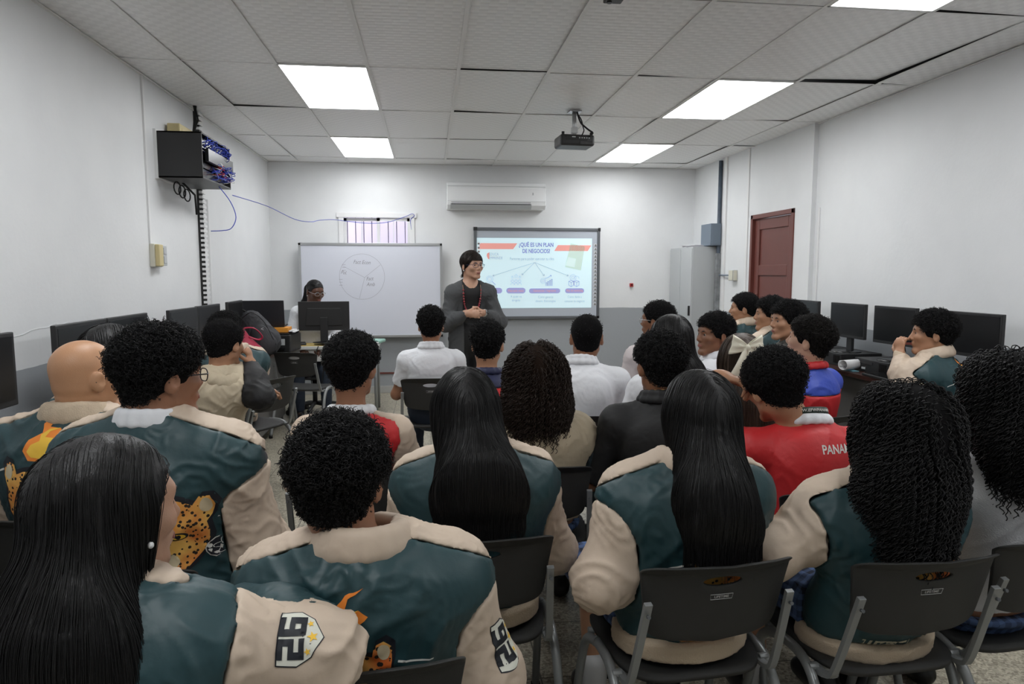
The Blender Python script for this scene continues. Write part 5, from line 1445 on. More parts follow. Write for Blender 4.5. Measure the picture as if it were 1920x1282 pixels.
# ------------------------------------------------------------------ who sits where
G1 = mat('dark_glasses_frame', (.01, .01, .012), rough=.3); G2 = mat('clear_glasses_frame', (.45, .45, .46), rough=.3, metal=.5); G3 = mat('blue_glasses_frame', (.02, .03, .09), rough=.3)
JK = dict(top='jacket')
PEOPLE = [
 dict(id='front_boy', label='person with short curly hair seen from behind, teal jacket, closest to the camera', hc=(-.195, 1.45, 1.073), ty=0, hy=-6, hp=6, lean=-.06, skin='mid', hair='afro', ht=.024, hn=9500, sr=.0009, cx=.055, gh=.006, cl=.022, cr=.0046, ra={'e': (.125, 1.44, .62), 'w': (.10, 1.69, .62)}, legc='jean', under=None, chair='black chair of the curly haired boy closest to the camera', **JK),
 dict(id='long_hair_girl_front', label='person with very long straight black hair, number 26 patch on the bent elbow', hc=(-.520, 1.15, 1.130), ty=-14, hy=-43, hp=4, fem=True, lean=-.04, skin='light', hair='long', ht=.010, hl=.62, hn=4200, sr=.0006, hb=.10, hw=(.076, .115, .185), hth=.40, hlat=(.035, -.01, 0), part=.0, flow=(-.02, -.02, -1), ra={'e': (-.20, 1.17, .855), 'w': (-.385, 1.36, .865), 'd': (-1, .25, -.1), 'n': (0, -.1, -1), 'curl': .3}, fore=True, seam=.004, noplane=True, gh=.006, h=.005, face=True, legs='skirt', chair='black chair under the long haired girl at the lower left', **JK),
 dict(id='glasses_boy', label='person with tall black curls and dark glasses, teal jacket, beside the bald man', hc=(-.728, 1.95, 1.235), ty=-12, hy=-44, hp=4, lean=-.05, s=1.06, hs=1.0, ws=1.05, skin='mid', hair='afro', ht=.020, gh=.006, hn=8500, sr=.0009, cl=.024, cr=.0046, h=.005, face=True, glasses=G1, under='white', legc='djean', nocollar=True, chair='black chair with the jaguar jacket boy in glasses on it', **JK),
 dict(id='bald_man', label='person with a shaved bald head in a teal jacket with a jaguar on the back', hc=(-1.105, 2.34, 1.18), ty=-4, hy=-34, hp=2, lean=-.04, s=1.08, hs=1.03, fat=1.12, ws=1.12, nk=.90, skin='bald', hair=None, h=.005, face=True, glasses=G1, legc='djean', colr='rib', chair='black chair hidden under the bald man in the teal jacket', **JK),
 dict(id='center_girl', label='person with long straight black hair in the middle of the room, seen from behind', hc=(.104, 2.03, 1.105), ty=0, hy=0, fem=True, lean=-.05, skin='tan', hair='long', ht=.014, hl=.32, cx=.03, hn=3200, sr=.0007, hb=.135, hw=(.095, .112, .14), hth=.36, legs='skirt', chair='black chair behind the closest curly boy, under the girl with long hair', **JK),
 dict(id='right_girl', label='person with long straight hair, between the black shirt and the mass of curls', hc=(.739, 1.80, 1.119), ty=4, hy=6, fem=True, lean=-.05, skin='tan', hair='long', ht=.014, hl=.34, cx=-.03, hn=3200, sr=.0007, hb=.155, hw=(.095, .10, .108), hth=.34, hlat=(.02, 0, 0), la={'e': (.45, 1.73, .69), 'w': (.58, 1.95, .66)}, legs='skirt', chair='black chair with blue plaid skirt on it, between two grey leg frames', **JK),
 dict(id='curly_girl', label='person with a mass of long black curls, name LUZESITA on the jacket', hc=(1.312, 1.75, 1.061), ty=2, hy=8, fem=True, lean=-.06, skin='mid', hair='curlylong', ht=.032, hl=.275, hn=2600, hb=.105, cx=-.05, hemd=.028, hw=(.125, .13, .085), hth=.62, pitch=.024, cr=.0046, sr=.0016, la={'e': (.93, 1.74, .74), 'w': (1.0, 1.98, .68)}, legs='skirt', chair='black chair right above the name LUZESITA', **JK),
 dict(id='edge_girl', label='person with long curls cut by the right picture edge, in a white knit sweater', hc=(1.70, 1.82, 1.13), ty=6, hy=12, fem=True, lean=-.06, skin='mid', hair='curlylong', ht=.038, hl=.22, hn=2300, hb=.10, hw=(.12, .13, .10), hth=.62, pitch=.024, cr=.0046, sr=.0016, top='sweater', cols=('whitek', 'whitek'), legs='skirt', chair='black chair of the girl in the white sweater at the right picture edge'),
 dict(id='red_vest_boy', label='person with dark curly hair and long neck, red shirt with cream sleeves', hc=(-.303, 2.75, 1.140), ty=-8, hy=-20, lean=-.05, skin='mid', hair='afro', ht=.026, hn=5000, sr=.0011, nl=.115, cl=.014, cr=.0035, top='jersey', cols=('red', 'cream'), collar='white', trim='gold', h=.005, face=True, slv=.95, raglan=True, chair='black chair half hidden under the boy with red shirt and cream sleeves'),
 dict(id='left_polo_boy', label='person in a white polo shirt with spiky curls, left of the standing teacher', hc=(.01, 4.90, 1.140), ty=-2, hy=-3, lean=-.05, skin='mid', hair='afro', ht=.022, nl=.10, hn=1500, cl=.016, cr=.004, far=True, chair='black chair of the boy in white polo left of the teacher'),
 dict(id='navy_collar_boy', label='person with curly hair and navy and red shirt, seated right below the teacher', hc=(.322, 3.80, 1.116), ty=-6, hy=-14, lean=-.05, skin='tan', hair='afro', ht=.018, nl=.10, hn=1500, cl=.014, cr=.004, far=True, top='jersey', cols=('red', 'red'), yoke=('navy', .035), collar='navy', chair='black chair under the boy in the navy and red shirt'),
 dict(id='brown_curls_girl', label='person with shoulder-long dark brown curls and a beige hood', hc=(.424, 2.70, 1.090), ty=-6, hy=-6, fem=True, lean=-.05, skin='tan', hair='curlylong', ht=.026, hl=.20, hn=2600, hb=.065, hw=(.11, .115, .10), hth=.75, pitch=.026, cr=.0048, sr=.0014, hc_='brown', top='hoodie', cols=('beige', 'dgreen'), legs='skirt', chair='black chair with the beige hooded girl on it'),
 dict(id='right_polo_boy', label='person with a smooth close crop in a white polo, in front of the slide board', hc=(.841, 3.60, 1.167), ty=-10, hy=-10, lean=-.02, skin='brown', ws=1.15, cx=-.03, fat=1.08, hair='short', ht=.010, hn=500, cl=.006, sr=.0012, far=True, chair='black chair of the broad boy in the white polo'),
 dict(id='black_shirt_boy', label='person with short tight curls in a black shirt with a thin yellow neck line', hc=(.905, 2.60, 1.15), ty=-4, hy=6, lean=-.05, skin='brown', hair='afro', ht=.020, hn=4500, sr=.0011, cl=.014, cr=.0038, cols=('black', 'black'), collar='black', trim='gold', slv=.9, chair='black chair under the boy in the black shirt'),
 dict(id='profile_glasses_boy', label='person with clear glasses in left profile beside the boy in the white polo', hc=(1.49, 4.35, 1.20), ty=10, hy=48, lean=-.02, skin='brown', hair='short', ht=.018, hn=1200, cl=.01, face=True, glasses=G2, top='tee', cols=('pink', 'pink'), collar='pink', legc='khaki', h=.005, chair='black chair of the boy with clear glasses'),
 dict(id='slanting_hair_girl', label='person with long straight hair slanting down to the right, behind the boy in black', hc=(1.16, 3.20, 1.185), ty=15, hy=22, fem=True, lean=-.05, skin='tan', hair='long', ht=.014, hl=.38, hn=1600, sr=.0009, hb=.11, hw=(.075, .085, .10), hth=.5, hlat=(.07, 0, 0), flow=(.25, 0, -1), top='polo', far=True, legs='skirt', chair='black chair under the girl with slanting hair'),
 dict(id='turned_boy', label='person in a white shirt turning his face back to the left, beside the white bow', hc=(1.692, 3.90, 1.145), ty=40, hy=98, lean=.0, skin='brown', hair='afro', ht=.018, hn=1800, cl=.016, cr=.004, face=True, h=.0045, far=False, chair='black chair of the boy turning left by the white bow'),
 dict(id='bow_girl', label='person with a big cream satin bow in long brown hair', hc=(1.338, 2.80, 1.125), ty=0, hy=-8, fem=True, lean=-.04, skin='tan', hair='long', ht=.014, hl=.40, hn=1800, sr=.0009, hb=.10, hw=(.088, .10, .12), hth=.55, hc_='lightbrown', top='polo', legs='skirt', chair='black chair under the girl with the cream bow'),
 dict(id='panama_boy', label='person in a red PANAMA shirt with lanyard, fist against his ear', hc=(1.262, 2.36, 1.092), ty=-2, hy=6, hp=14, hr=-8, lean=.02, skin='tan', hair='afro', ht=.030, hn=5500, sr=.0010, cl=.014, cr=.0035, top='jersey', cols=('red', 'red'), collar='white', trim='gold', ws=1.08, cx=.09, h=.005, face=True, la={'e': (.98, 2.56, .93), 'w': (1.07, 2.50, 1.065), 'd': (.8, -.6, -.1), 'n': (.1, -.1, -1), 'curl': .8}, chair='black chair under the boy in the red PANAMA shirt'),
 dict(id='door_boy', label='person in a teal jacket with straight cropped hair in front of the brown door', hc=(2.543, 5.30, 1.222), ty=30, hy=62, lean=.0, skin='tan', hair='short', ht=.018, hn=1300, cl=.012, nape=-.01, face=True, h=.005, far=False, colr='cream', chair='black chair of the boy in front of the brown door', **JK),
 dict(id='hidden_profile_boy', label='person almost hidden, only curls and profile showing behind the boy with a camouflage top', hc=(2.51, 4.80, 1.205), ty=40, hy=70, lean=0, skin='tan', hair='afro', ht=.02, hn=1300, cl=.016, cr=.005, face=True, h=.005, far=False, chair='black chair of the almost hidden boy near the door', **JK),
 dict(id='camo_boy', label='person with curly fringe and camouflage top, face turned to the left', hc=(2.343, 4.25, 1.195), ty=60, hy=92, lean=0, skin='tan', hair='afro', ht=.021, hn=1700, cl=.018, cr=.005, face=True, h=.0045, top='hoodie', cols=('camo', 'camo'), hoodc='cream', chair='black chair of the boy in the camouflage top'),
 dict(id='blue_red_boy', label='person in a blue and red jersey looking up to the left, near the right monitors', hc=(2.0, 3.40, 1.155), ty=20, hy=44, hp=-10, lean=-.04, skin='light', hair='afro', ht=.017, hn=2600, cl=.018, cr=.005, hc_='dark', face=True, h=.0045, top='jersey', cols=('red', 'red'), yoke=('blue', .10), collar='red', chair='black chair of the boy in the blue and red jersey'),
 dict(id='desk_boy', label='person in a teal and cream jacket with hand at his mouth, by the right monitors', hc=(2.873, 3.60, 1.165), ty=35, hy=58, lean=.03, skin='tan', hair='afro', ht=.021, hn=2300, cl=.018, cr=.005, face=True, h=.0045, puff=.75, la={'e': (2.66, 3.52, .84), 'w': (2.715, 3.64, 1.01), 'd': (.1, .25, 1), 'n': (.9, .25, -.1), 'curl': .7}, cy=14, chair='black chair of the boy with his hand at his mouth', **JK),
 dict(id='hood_boy', label='person in a beige hooded top with dark sleeves, fist at his cheek', hc=(-1.119, 3.90, 1.125), ty=55, hy=-24, hp=6, lean=-.15, cpos=(-1.37, 4.07), skin='tan', hair='short', ht=.020, hn=2200, cl=.010, face=True, h=.005, top='hoodie', cols=('beige', 'black'), seam=.0, hood=False, ra={'e': (-.92, 3.83, .84), 'w': (-1.02, 4.03, 1.02), 'd': (-.25, .1, 1), 'n': (-.9, .1, -.2), 'curl': .85}, la={'w': (-.98, 4.25, .80), 'p': (-1, 0, -1)}, cy=70, legc='jean', chair='black chair turned sideways under the boy in the beige hood'),
 dict(id='behind_hood_boy', label='person in a teal jacket whose curls show just behind the boy in the beige hood', hc=(-1.386, 4.90, 1.108), ty=40, hy=-30, lean=-.10, cpos=(-1.285, 4.96), cx=.06, cy=56, skin='tan', hair='afro', ht=.026, hn=1400, cl=.016, cr=.004, face=True, glasses=G1, h=.005, far=False, legc='jean', chair='black chair turned towards the left desk, just past the beige hooded boy', **JK),
 dict(id='hidden_girl', label='person showing only dark straight hair between the bald man and the boy in glasses', hc=(-1.185, 2.72, 1.195), ty=-10, hy=-30, fem=True, lean=-.02, skin='tan', hair='long', ht=.014, hl=.34, hn=1500, hb=.09, hw=(.088, .09, .09), far=True, ra={'w': (-1.10, 2.55, 1.0), 'p': (-.1, .5, -1), 'd': (-.2, 0, 1), 'n': (-1, 0, 0), 'curl': .8}, legs='skirt', chair='black chair hidden behind the bald man', **JK),
 dict(id='desk_woman', label='person at the teacher desk with black ponytail, silver glasses and white top', hc=(-1.195, 7.42, 1.315), ty=-175, hy=-140, hp=16, fem=True, fat=1.12, lean=.06, skin='deep', hair='bun', ht=.006, hn=900, bl=8, tail=[((0, -.09, .05), (0, -.12, .0), .035, .045), ((0, -.12, .0), (.02, -.15, -.16), .045, .03), ((.02, -.15, -.16), (.03, -.16, -.30), .03, .02)], face=True, glasses=G2, h=.005, top='sweater', cols=('white', 'white'), hc_='black', la={'l': (-.12, .36, .25)}, ra={'l': (.12, .36, .25)}, office=True),
 dict(id='teacher', label='person standing in grey cardigan with hands clasped, glasses and red bead necklace', hc=(.375, 6.0, 1.575), ty=-172, hy=-148, fem=True, stand=True, lean=.0, s=1.0, hs=1.0, fat=1.08, ws=1.0, skin='light', hair='pixie', ht=.016, hn=1400, bl=5, hc_='brown', face=True, glasses=G3, h=.0045, top='cardigan', cols=('grey', 'grey'), open=.075, hem=.76, inner='black', legc='black',
      la={'l': (-.078, .205, .205), 'd': (-.95, -.3, .0), 'n': (-.2, .9, -.2), 'p': (.7, .3, -1), 'curl': .6}, ra={'l': (.068, .21, .205), 'd': (.95, -.35, -.05), 'n': (.2, .9, -.1), 'p': (-.7, .3, -1), 'curl': .75}),
]
INFO = {}
import time as _t
for sp in PEOPLE:
    t0 = _t.time(); I = person(sp); INFO[sp['id']] = I
    if sp.get('chair'):
        cy = R_(sp.get('cy', sp.get('ty', 0)))
        P0w = I['P0']+I['origin']; d = rotz(cy)@np.array([0, .04, 0])
        cp = sp.get('cpos', (P0w[0]+d[0], P0w[1]+d[1])); chair(cp[0], cp[1], cy, sp['chair'])
    print('BUILT', sp['id'], round(_t.time()-t0, 1))
chair(-1.16, 6.62, R_(-14), 'empty black stacking chair in front of the white teacher desk')
# ------------------------------------------------------------------ emblems, lettering and worn things
C_ORG = mat('emblem_orange', (.85, .25, .03), rough=.6); C_YEL = mat('emblem_yellow', (.85, .52, .05), rough=.6); C_CRM = mat('emblem_cream', (.62, .52, .34), rough=.6)
C_DK = mat('emblem_dark_outline', (.008, .010, .016), rough=.6); C_BRN = mat('emblem_bronze', (.30, .15, .05), rough=.6); C_WHT = mat('emblem_white', (.70, .70, .66), rough=.7)
C_PK = mat('emblem_rose', (.35, .12, .09), rough=.6)
def jaguar(I, dx, dz, sc, rot=0., letters=('IA', 'GHE'), lx=0., atom=None, flame=True, chest=True):
    J = I['jacket']; C7, U, tx, tf = I['C7'], I['U'], I['tx'], I['tf']
    O = C7+tx*dx-U*dz-tf*.6; X, Y = tx, U
    if rot: X = tx*math.cos(rot)+U*math.sin(rot); Y = U*math.cos(rot)-tx*math.sin(rot)
    k = lambda pl: [(p[0]*sc, p[1]*sc) for p in pl]
    head = [(0, .105), (.03, .10), (.052, .092), (.06, .115), (.082, .12), (.096, .10), (.09, .07), (.082, .05), (.092, .015), (.09, -.02), (.07, -.06), (.045, -.09), (0, -.10)]
    head = head+[(-x, y) for x, y in head[-2:0:-1]]
    out = [(x*1.10, y*1.09+.002) for x, y in head]
    base = decal('jaguar_emblem', J, [k(out)], O, X, Y, C_DK, J, .0012)
    if base is None: return
    def D(nm, pl, m, l): return decal(nm, J, [k(p) for p in pl], O, X, Y, m, base, l, step=.008)
    D('emblem_head', [head], M_JAG, .0022)
    ch = [(-.06, -.055), (-.12, -.06), (-.15, -.15), (-.05, -.17), (.06, -.15), (.05, -.09), (0, -.10), (-.045, -.09)]
    if chest: D('emblem_chest', [ch], M_JAG, .0016)
    D('emblem_inner_ears', [oval(-.077, .095, .013, .019), oval(.077, .095, .013, .019)], C_CRM, .0030)
    D('emblem_muzzle', [oval(-.024, -.052, .027, .021), oval(.024, -.052, .027, .021)], C_CRM, .0030)
    D('emblem_eyes', [oval(-.038, .015, .017, .010, rot=-.2), oval(.038, .015, .017, .010, rot=.2)], C_DK, .0030)
    D('emblem_eyes_iris', [oval(-.038, .015, .012, .007), oval(.038, .015, .012, .007)], C_YEL, .0036)
    D('emblem_pupils', [oval(-.038, .015, .004, .006), oval(.038, .015, .004, .006)], C_DK, .0042)
    D('emblem_nose', [[(-.022, -.018), (.022, -.018), (.010, -.036), (-.010, -.036)]], C_PK, .0038)
    fl = [(.06, .235), (.02, .23), (-.005, .21), (.0, .19), (-.03, .175), (-.04, .15), (-.02, .128), (.02, .125), (.04, .145), (.035, .165), (.06, .18), (.045, .2), (.015, .203), (.025, .222)]
    if flame: D('emblem_flame', [fl], C_ORG, .0016); D('emblem_flame_core', [[(x*.72+.002, (y-.165)*.62+.158) for x, y in fl]], C_YEL, .0024)
    D('emblem_lines', [[(.1, .06), (.17, .02), (.172, .023), (.102, .064)], [(-.1, .10), (-.2, .06), (-.198, .056), (-.1, .095)]], C_WHT, .0015)
    if atom:
        ax_, ay_ = atom; c, s_ = [], []
        D('emblem_atom_disc', [oval(ax_, ay_, .036, .030)], C_WHT, .0016); D('emblem_atom_disc_centre', [oval(ax_, ay_, .0335, .0275)], C_DK, .0022)
        rings = []
        for a in (0, PI/3, 2*PI/3):
            P2 = oval(ax_, ay_, .025, .009, 20, a)
            for i in range(20):
                p, q = P2[i], P2[(i+1) % 20]; d = np.array([q[0]-p[0], q[1]-p[1]]); n = np.array([-d[1], d[0]])/np.linalg.norm(d)*.0007
                rings.append([(p[0]-n[0], p[1]-n[1]), (q[0]-n[0], q[1]-n[1]), (q[0]+n[0], q[1]+n[1]), (p[0]+n[0], p[1]+n[1])])
        rings.append(oval(ax_, ay_, .003, .003, 8)); D('emblem_atom', rings, C_WHT, .0028)
    if letters:
        a = poly_text(letters[0], .085*sc, lx*sc, -.205*sc, .004); b = poly_text(letters[0], .085*sc, lx*sc, -.205*sc, .001)
        decal('emblem_letters_border', J, [a], O, X, Y, C_WHT, base, .0016); decal('emblem_letters', J, [b], O, X, Y, C_BRN, base, .0024)
        decal('emblem_lower_letters', J, [poly_text(letters[1], .045*sc, (lx+.02)*sc, -.262*sc, .0005)], O, X, Y, C_WHT, base, .0016)
jaguar(INFO['bald_man'], -.04, .20, 1.15, 0, ('HIA', 'GHE'), -.06)
jaguar(INFO['glasses_boy'], .085, .235, 1.1, R_(-14), None, atom=(.125, -.02), flame=False)
jaguar(INFO['front_boy'], -.005, .205, .9, R_(10), None)
jaguar(INFO['curly_girl'], .06, .20, .85, 0, None, chest=False)
jaguar(INFO['right_girl'], .04, .27, .95, 0, None)
jaguar(INFO['desk_boy'], .0, .17, .8, 0, None, atom=(-.135, -.03))

def patch26(I, part, P0, N_, X, sc):
    J = I[part]; N_ = Vector(nrm(N_)); X = Vector(nrm(np.array(X)-np.array(N_)*np.dot(N_, X))); Y = N_.cross(X)
    O = Vector(P0)-Vector(I['origin'])+N_*.15
    sh_ = [(-.047, .036), (.047, .036), (.049, .0), (.034, -.026), (0, -.046), (-.034, -.026), (-.049, .0)]
    k = lambda pl: [(p[0]*sc, p[1]*sc) for p in pl]
    b = decal('number_patch', J, [k([(x*1.05, y*1.05) for x, y in sh_])], O, X, Y, C_DK, J, .0012, .006)
    if b is None: print('NO PATCH'); return
    decal('patch_field', J, [k(sh_)], O, X, Y, mat('patch_ivory', (.66, .66, .58), rough=.7), b, .0020, .006)
    q = .62*sc*.062/.62; st_ = .013*sc; wd, ht_ = .036*sc, .050*sc; cy = .012*sc
    R4 = lambda x0, y0, x1, y1: [(x0, y0), (x1, y0), (x1, y1), (x0, y1)]
    def dig(ox, segs):
        x0, x1, y0, y1 = ox, ox+wd, cy-ht_/2, cy+ht_/2; ym = cy
        S_ = {'t': R4(x0, y1-st_*.8, x1, y1), 'm': R4(x0, ym-st_*.4, x1, ym+st_*.4), 'b': R4(x0, y0, x1, y0+st_*.8), 'ur': R4(x1-st_, ym, x1, y1), 'll': R4(x0, y0, x0+st_, ym), 'ul': R4(x0, ym, x0+st_, y1), 'lr': R4(x1-st_, y0, x1, ym)}
        return [S_[k_] for k_ in segs]
    decal('patch_number', J, dig(-wd-.002, ('t', 'ur', 'm', 'll', 'b')) + dig(.002, ('t', 'ul', 'll', 'm', 'lr', 'b')), O, X, Y, C_DK, b, .0030, .004)
    decal('patch_stars', J, [k(star(0, -.026, .011)), k(star(-.025, -.020, .007)), k(star(.025, -.020, .007))], O, X, Y, C_YEL, b, .0032)
patch26(INFO['long_hair_girl_front'], 'sleeve', (-.222, 1.12, .91), (0, -.80, .6), (0, .6, .8), .85)
patch26(INFO['front_boy'], 'sleeve', (.13, 1.42, .72), (.85, -.5, 0), (0, 0, 1), 1.0)

def back_text(I, txt, size, dx, dz, m, bold=.001, sx=1., nm='lettering', rot=0., arc=0.):
    J = I['jacket']; C7, U, tx, tf = I['C7'], I['U'], I['tx'], I['tf']
    t = poly_text(txt, size, 0, 0, bold, rot, sx)
    if arc: t = ([(a, b+arc*a*a) for a, b in t[0]], t[1])
    o = decal(nm, J, [t], C7+tx*dx-U*dz-tf*.6, tx, U, m, J, .0016)
    if o is None: print('NO TEXT', txt)
    return o
back_text(INFO['panama_boy'], 'PANAMÁ', .042, .055, .05, C_WHT, .0008, .8)
back_text(INFO['blue_red_boy'], 'PANAMÁ', .026, -.03, .03, C_WHT, .0006, .9)
back_text(INFO['curly_girl'], 'LUZESITA', .034, -.02, .396, mat('name_cream', (.50, .47, .36), rough=.8), .0022, .95, arc=.35)

# lanyard on the boy in the red shirt
I = INFO['panama_boy']; C7, U, tx, tf = I['C7'], I['U'], I['tx'], I['tf']
def ringp(a, z, r): 
    p = C7+tf*.02+(tx*math.cos(a)*1.05+tf*math.sin(a))*r+U*(z-.022*math.sin(a)); return tuple(p)
q = MB(); n = 40; vs = []; 
for i in range(n+1):
    a = -PI*1.12+i*PI*1.24/n
    vs += [ringp(a, .048, .079), ringp(a, .070, .073)]
q.add(vs, [(2*i, 2*i+2, 2*i+3, 2*i+1) for i in range(n)], True)
ly = q.build('lanyard', mat('lanyard_green', (.02, .04, .03), rough=.6), I['root']); m = ly.modifiers.new('s', 'SOLIDIFY'); m.thickness = .002
V, F = text_verts('WWW.EFWPANAMA', .015, .0003); q = MB()
q.add([ringp(-PI*.52+a/.079*1.0, .059+b*.95-0, .0792+b*-.2) for a, b in V], F); q.build('lanyard_lettering', C_WHT, ly)

# satin bow
I = INFO['bow_girl']; W, H = I['W'], I['H']; root = I['root']
M_SAT = mat('cream_satin', (.78, .74, .60), rough=.35, spec=.6)
c = W(-.015, -.125, .085); A = np.array([H[0], H[1], H[2]])
q = MB()
for sx in (-1, 1):
    d_ = nrm(H[0]*sx+H[2]*.22); up_ = nrm(H[2]-d_*(H[2]@d_)); n = 10; mW = 8; vs = []
    for side_ in (1, -1):
        for i in range(n+1):
            t_ = i/n; hw2 = .009+.033*t_**.75
            for k in range(mW+1):
                v_ = -1+2*k/mW; bulge = .016*math.sin(PI*min(t_*.93+.05, 1))*side_*(1-.35*v_*v_)+.003*math.sin(v_*7+t_*3)
                vs.append(tuple(c+d_*(.066*t_+.004*t_*abs(v_))+up_*hw2*v_-H[1]*(bulge+.004)))
    o_ = (n+1)*(mW+1); fs = [(s_*o_+i*(mW+1)+k, s_*o_+i*(mW+1)+k+1, s_*o_+(i+1)*(mW+1)+k+1, s_*o_+(i+1)*(mW+1)+k) for s_ in (0, 1) for i in range(n) for k in range(mW)]
    fs += [(n*(mW+1)+k, n*(mW+1)+k+1, o_+n*(mW+1)+k+1, o_+n*(mW+1)+k) for k in range(mW)]
    q.add(vs, fs, True)
bw_ = q.build('hair_bow', M_SAT, root); m = bw_.modifiers.new('s', 'SOLIDIFY'); m.thickness = .0015
mesh_prims('bow_knot', [ell(c-H[1]*.012, A, (.013, .012, .016), .01)], .004, M_SAT, bw_)
for sx, L_, w_ in ((-1, .13, .022), (1, .15, .018)):
    q = MB(); vs = []; n = 10
    for i in range(n+1):
        t_ = i/n; p = c+H[0]*sx*(.008+.045*t_ if sx < 0 else .006-.004*t_)-H[2]*L_*t_-H[1]*(.012+.012*math.sin(t_*3)); w2_ = .008+w_*t_
        vs += [tuple(p-H[0]*w2_), tuple(p-H[1]*.006), tuple(p+H[0]*w2_)]
    e = len(vs); q.add(vs, [f for i in range(n) for f in ((3*i, 3*i+1, 3*i+4, 3*i+3), (3*i+1, 3*i+2, 3*i+5, 3*i+4))], True)
    o = q.build('bow_tail', M_SAT, bw_); m = o.modifiers.new('s', 'SOLIDIFY'); m.thickness = .002

# teacher: necklace, watch, earring
I = INFO['teacher']; root = I['root']; C7, U, tx, tf, W = I['C7'], I['U'], I['tx'], I['tf'], I['W']
bl = [o for o in root.children if o.name.startswith('blouse')][0]
bv = BVHTree.FromPolygons([v.co.copy() for v in bl.data.vertices], [tuple(p.vertices) for p in bl.data.polygons])
pts = []; n = 34
for i in range(n+1):
    a = PI*i/n; x = -.078*math.cos(a)*(1 if i not in (0, n) else 1.0); dz = .005+.265*math.sin(a)**.75
    p = C7+tx*x+tf*.5-np.array([0, 0, dz]); h = bv.ray_cast(Vector(p), Vector(-tf), 1.0)
    y_ = h[0] if h[0] is not None else Vector(C7+tx*x+tf*.05-np.array([0, 0, dz])); pts.append(y_+Vector(tf)*.012)
nk = MB().tube(pts, .0018, 5).build('necklace', mat('necklace_cord', (.5, .3, .2), rough=.5), root)
rr = random.Random(2)
for i in range(1, n):
    r_b = rr.choice((.006, .008, .009, .014)); q = MB(); q.lathe([(max(r_b*math.sin(a), 1e-4), -r_b*math.cos(a)) for a in np.linspace(0, PI, 8)], 12)
    q.v = [tuple(Vector(v)+pts[i]) for v in q.v]; q.build('bead', mat('rose_bead', (.34, .045, .06), rough=.35), nk)
w_ = Vector(I['wr'][-1]); d = Vector(nrm(I['wr'][-1]-I['el'][-1])); u = d.orthogonal().normalized(); v = d.cross(u)
wt = MB().tube([w_-d*.004+(u*math.cos(a)+v*math.sin(a))*.031 for a in np.linspace(0, 2*PI, 20, endpoint=False)], .007, 6, closed=True).build('watch_strap', M_ALU, root)
fdir = Vector(tf)*.8+Vector((0, 0, .5)); fdir = (fdir-d*fdir.dot(d)).normalized(); s2 = d.cross(fdir)
c = w_-d*.004+fdir*.036; q = MB(); Mx = Matrix((( d.x, s2.x, fdir.x, c.x), (d.y, s2.y, fdir.y, c.y), (d.z, s2.z, fdir.z, c.z), (0, 0, 0, 1)))
q.box(-.019, -.017, -.005, .019, .017, .005, Mx); q.build('watch_face', M_BLACKG, wt, bevel=.003)
for idn, e in (('teacher', 1), ('desk_woman', 1), ('long_hair_girl_front', 1)):
    I = INFO[idn]; p = Vector(I['W'](e*(.086 if idn != 'long_hair_girl_front' else .087), (-.004 if idn != 'long_hair_girl_front' else .022), -.038)); q = MB(); r_b = .0055
    q.lathe([(max(r_b*math.sin(a), 1e-4), -r_b*math.cos(a)) for a in np.linspace(0, PI, 8)], 10); q.v = [tuple(Vector(v)+p) for v in q.v]
    q.build('earring', M_WHITE, I['root'])

# office chair of the woman at the desk
oc = thing('office_chair', 'black swivel chair on casters under the woman at the teacher desk', 'chair', (-1.24, 7.50, 0), R_(175))
MB().tube([(0, 0, .10), (0, 0, .40)], .025, 12).build('gas_column', M_BLACK, oc)
for k in range(5):
    a = 2*PI*k/5+.3; c_, s_ = math.cos(a), math.sin(a)
    lg = MB().tube([(0, 0, .12), (c_*.16, s_*.16, .10), (c_*.28, s_*.28, .075)], [.022, .02, .016], 8).build('base_arm', M_BLACK, oc)
    q = MB(); q.tube([(c_*.28-s_*.025, s_*.28+c_*.025, .028), (c_*.28+s_*.025, s_*.28-c_*.025, .028)], .028, 14); q.tube([(c_*.28, s_*.28, .03), (c_*.28, s_*.28, .075)], .008, 6); q.build('caster', M_RUB, lg)
mesh_prims('seat', [econe((0, -.02, .42), (0, .03, .42), .22, .22, I3, (1, 1, .16), .02)], .012, M_PACK, oc)
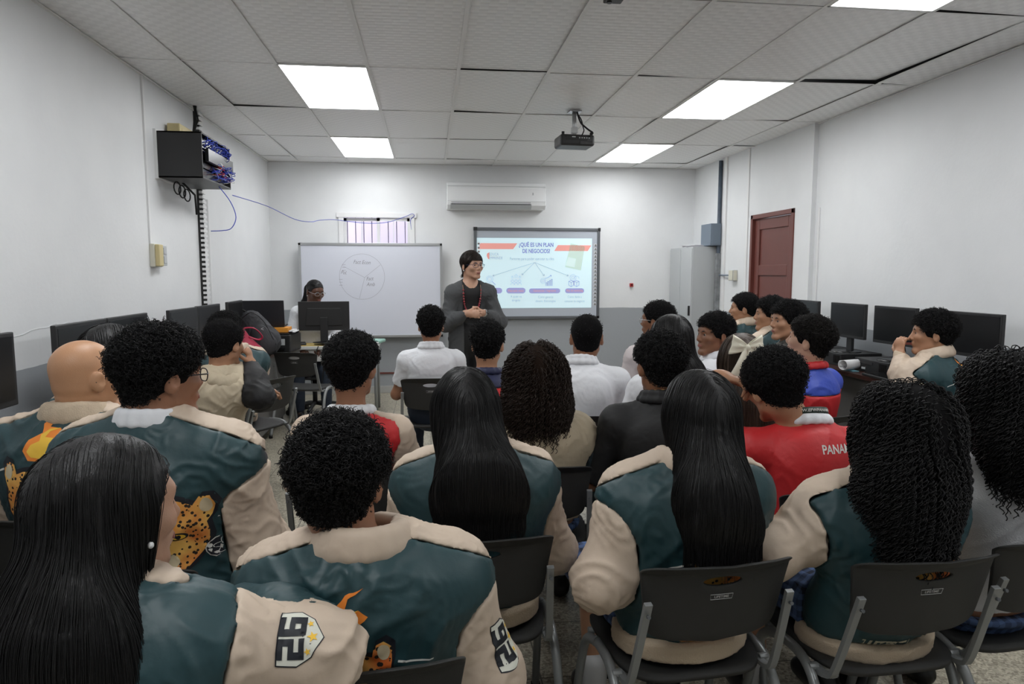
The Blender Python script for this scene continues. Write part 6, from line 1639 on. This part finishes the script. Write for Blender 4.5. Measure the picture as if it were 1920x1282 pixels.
mesh_prims('backrest', [econe((0, -.27, .62), (0, -.30, .80), .19, .18, I3, (1, .14, 1), .02)], .012, M_PACK, oc)
MB().tube(smooth_path([(0, -.05, .40), (0, -.2, .40), (0, -.29, .46), (0, -.31, .62)]), .018, 8).build('back_support', M_BLACK, oc)

# bags on the left desk
bg = thing('tote_bag', 'red tote bag with looped handles on the left desk', 'bag', (-1.60, 6.16, .765), R_(20))
mesh_prims('bag_body', [econe((0, 0, .08), (-.03, 0, .20), .135, .060, I3, (1, .55, .9), .02), econe((-.03, 0, .2), (-.04, 0, .25), .055, .04, I3, (1, .5, 1), .03)], .008, M_RED, bg, fold=.007, seed=9,
           extra=lambda D_, lo_, h_, sh_: np.maximum(D_, .002-(lo_[2]+h_*np.arange(sh_[2]))))
for y in (-.02, .03): MB().tube(smooth_path([(-.05, y, .24), (.0, y-.02, .275), (.08, y-.03, .27), (.14, y-.03, .20), (.11, y-.02, .17), (.03, y, .20)], 5), .008, 7, flat=(1, .6)).build('bag_handle', M_RED, bg)
bp_ = thing('backpack', 'dark grey backpack leaning beside the red bag on the left desk', 'backpack', (-1.54, 6.46, .765), R_(8))
pk = mesh_prims('backpack_body', [econe((.03, 0, .13), (-.07, 0, .31), .150, .105, I3, (1, .6, 1), .03)], .008, M_PACK, bp_, fold=.004, seed=12, extra=lambda D_, lo_, h_, sh_: np.maximum(D_, .002-(lo_[2]+h_*np.arange(sh_[2]))))
mesh_prims('front_pocket', [econe((.045, -.07, .11), (.0, -.065, .21), .105, .08, I3, (1, .45, 1), .03)], .008, M_PACK, bp_, fold=.003, seed=13)
MB().tube(smooth_path([(-.10, .0, .39), (-.16, .02, .42), (-.19, .02, .37), (-.15, .01, .33)]), .009, 6).build('carry_handle', M_RUB, bp_)
MB().tube(smooth_path([(-.15, -.07, .34), (-.06, -.085, .40), (.03, -.09, .33), (.09, -.10, .22), (.14, -.09, .10)], 5), .0035, 5).build('zipper', M_BLACKG, bp_)
text('backpack_mark', '<', .05, (.03, -.128, .25), (1, 0, 0), (0, 0, 1), M_GREYP, bp_)
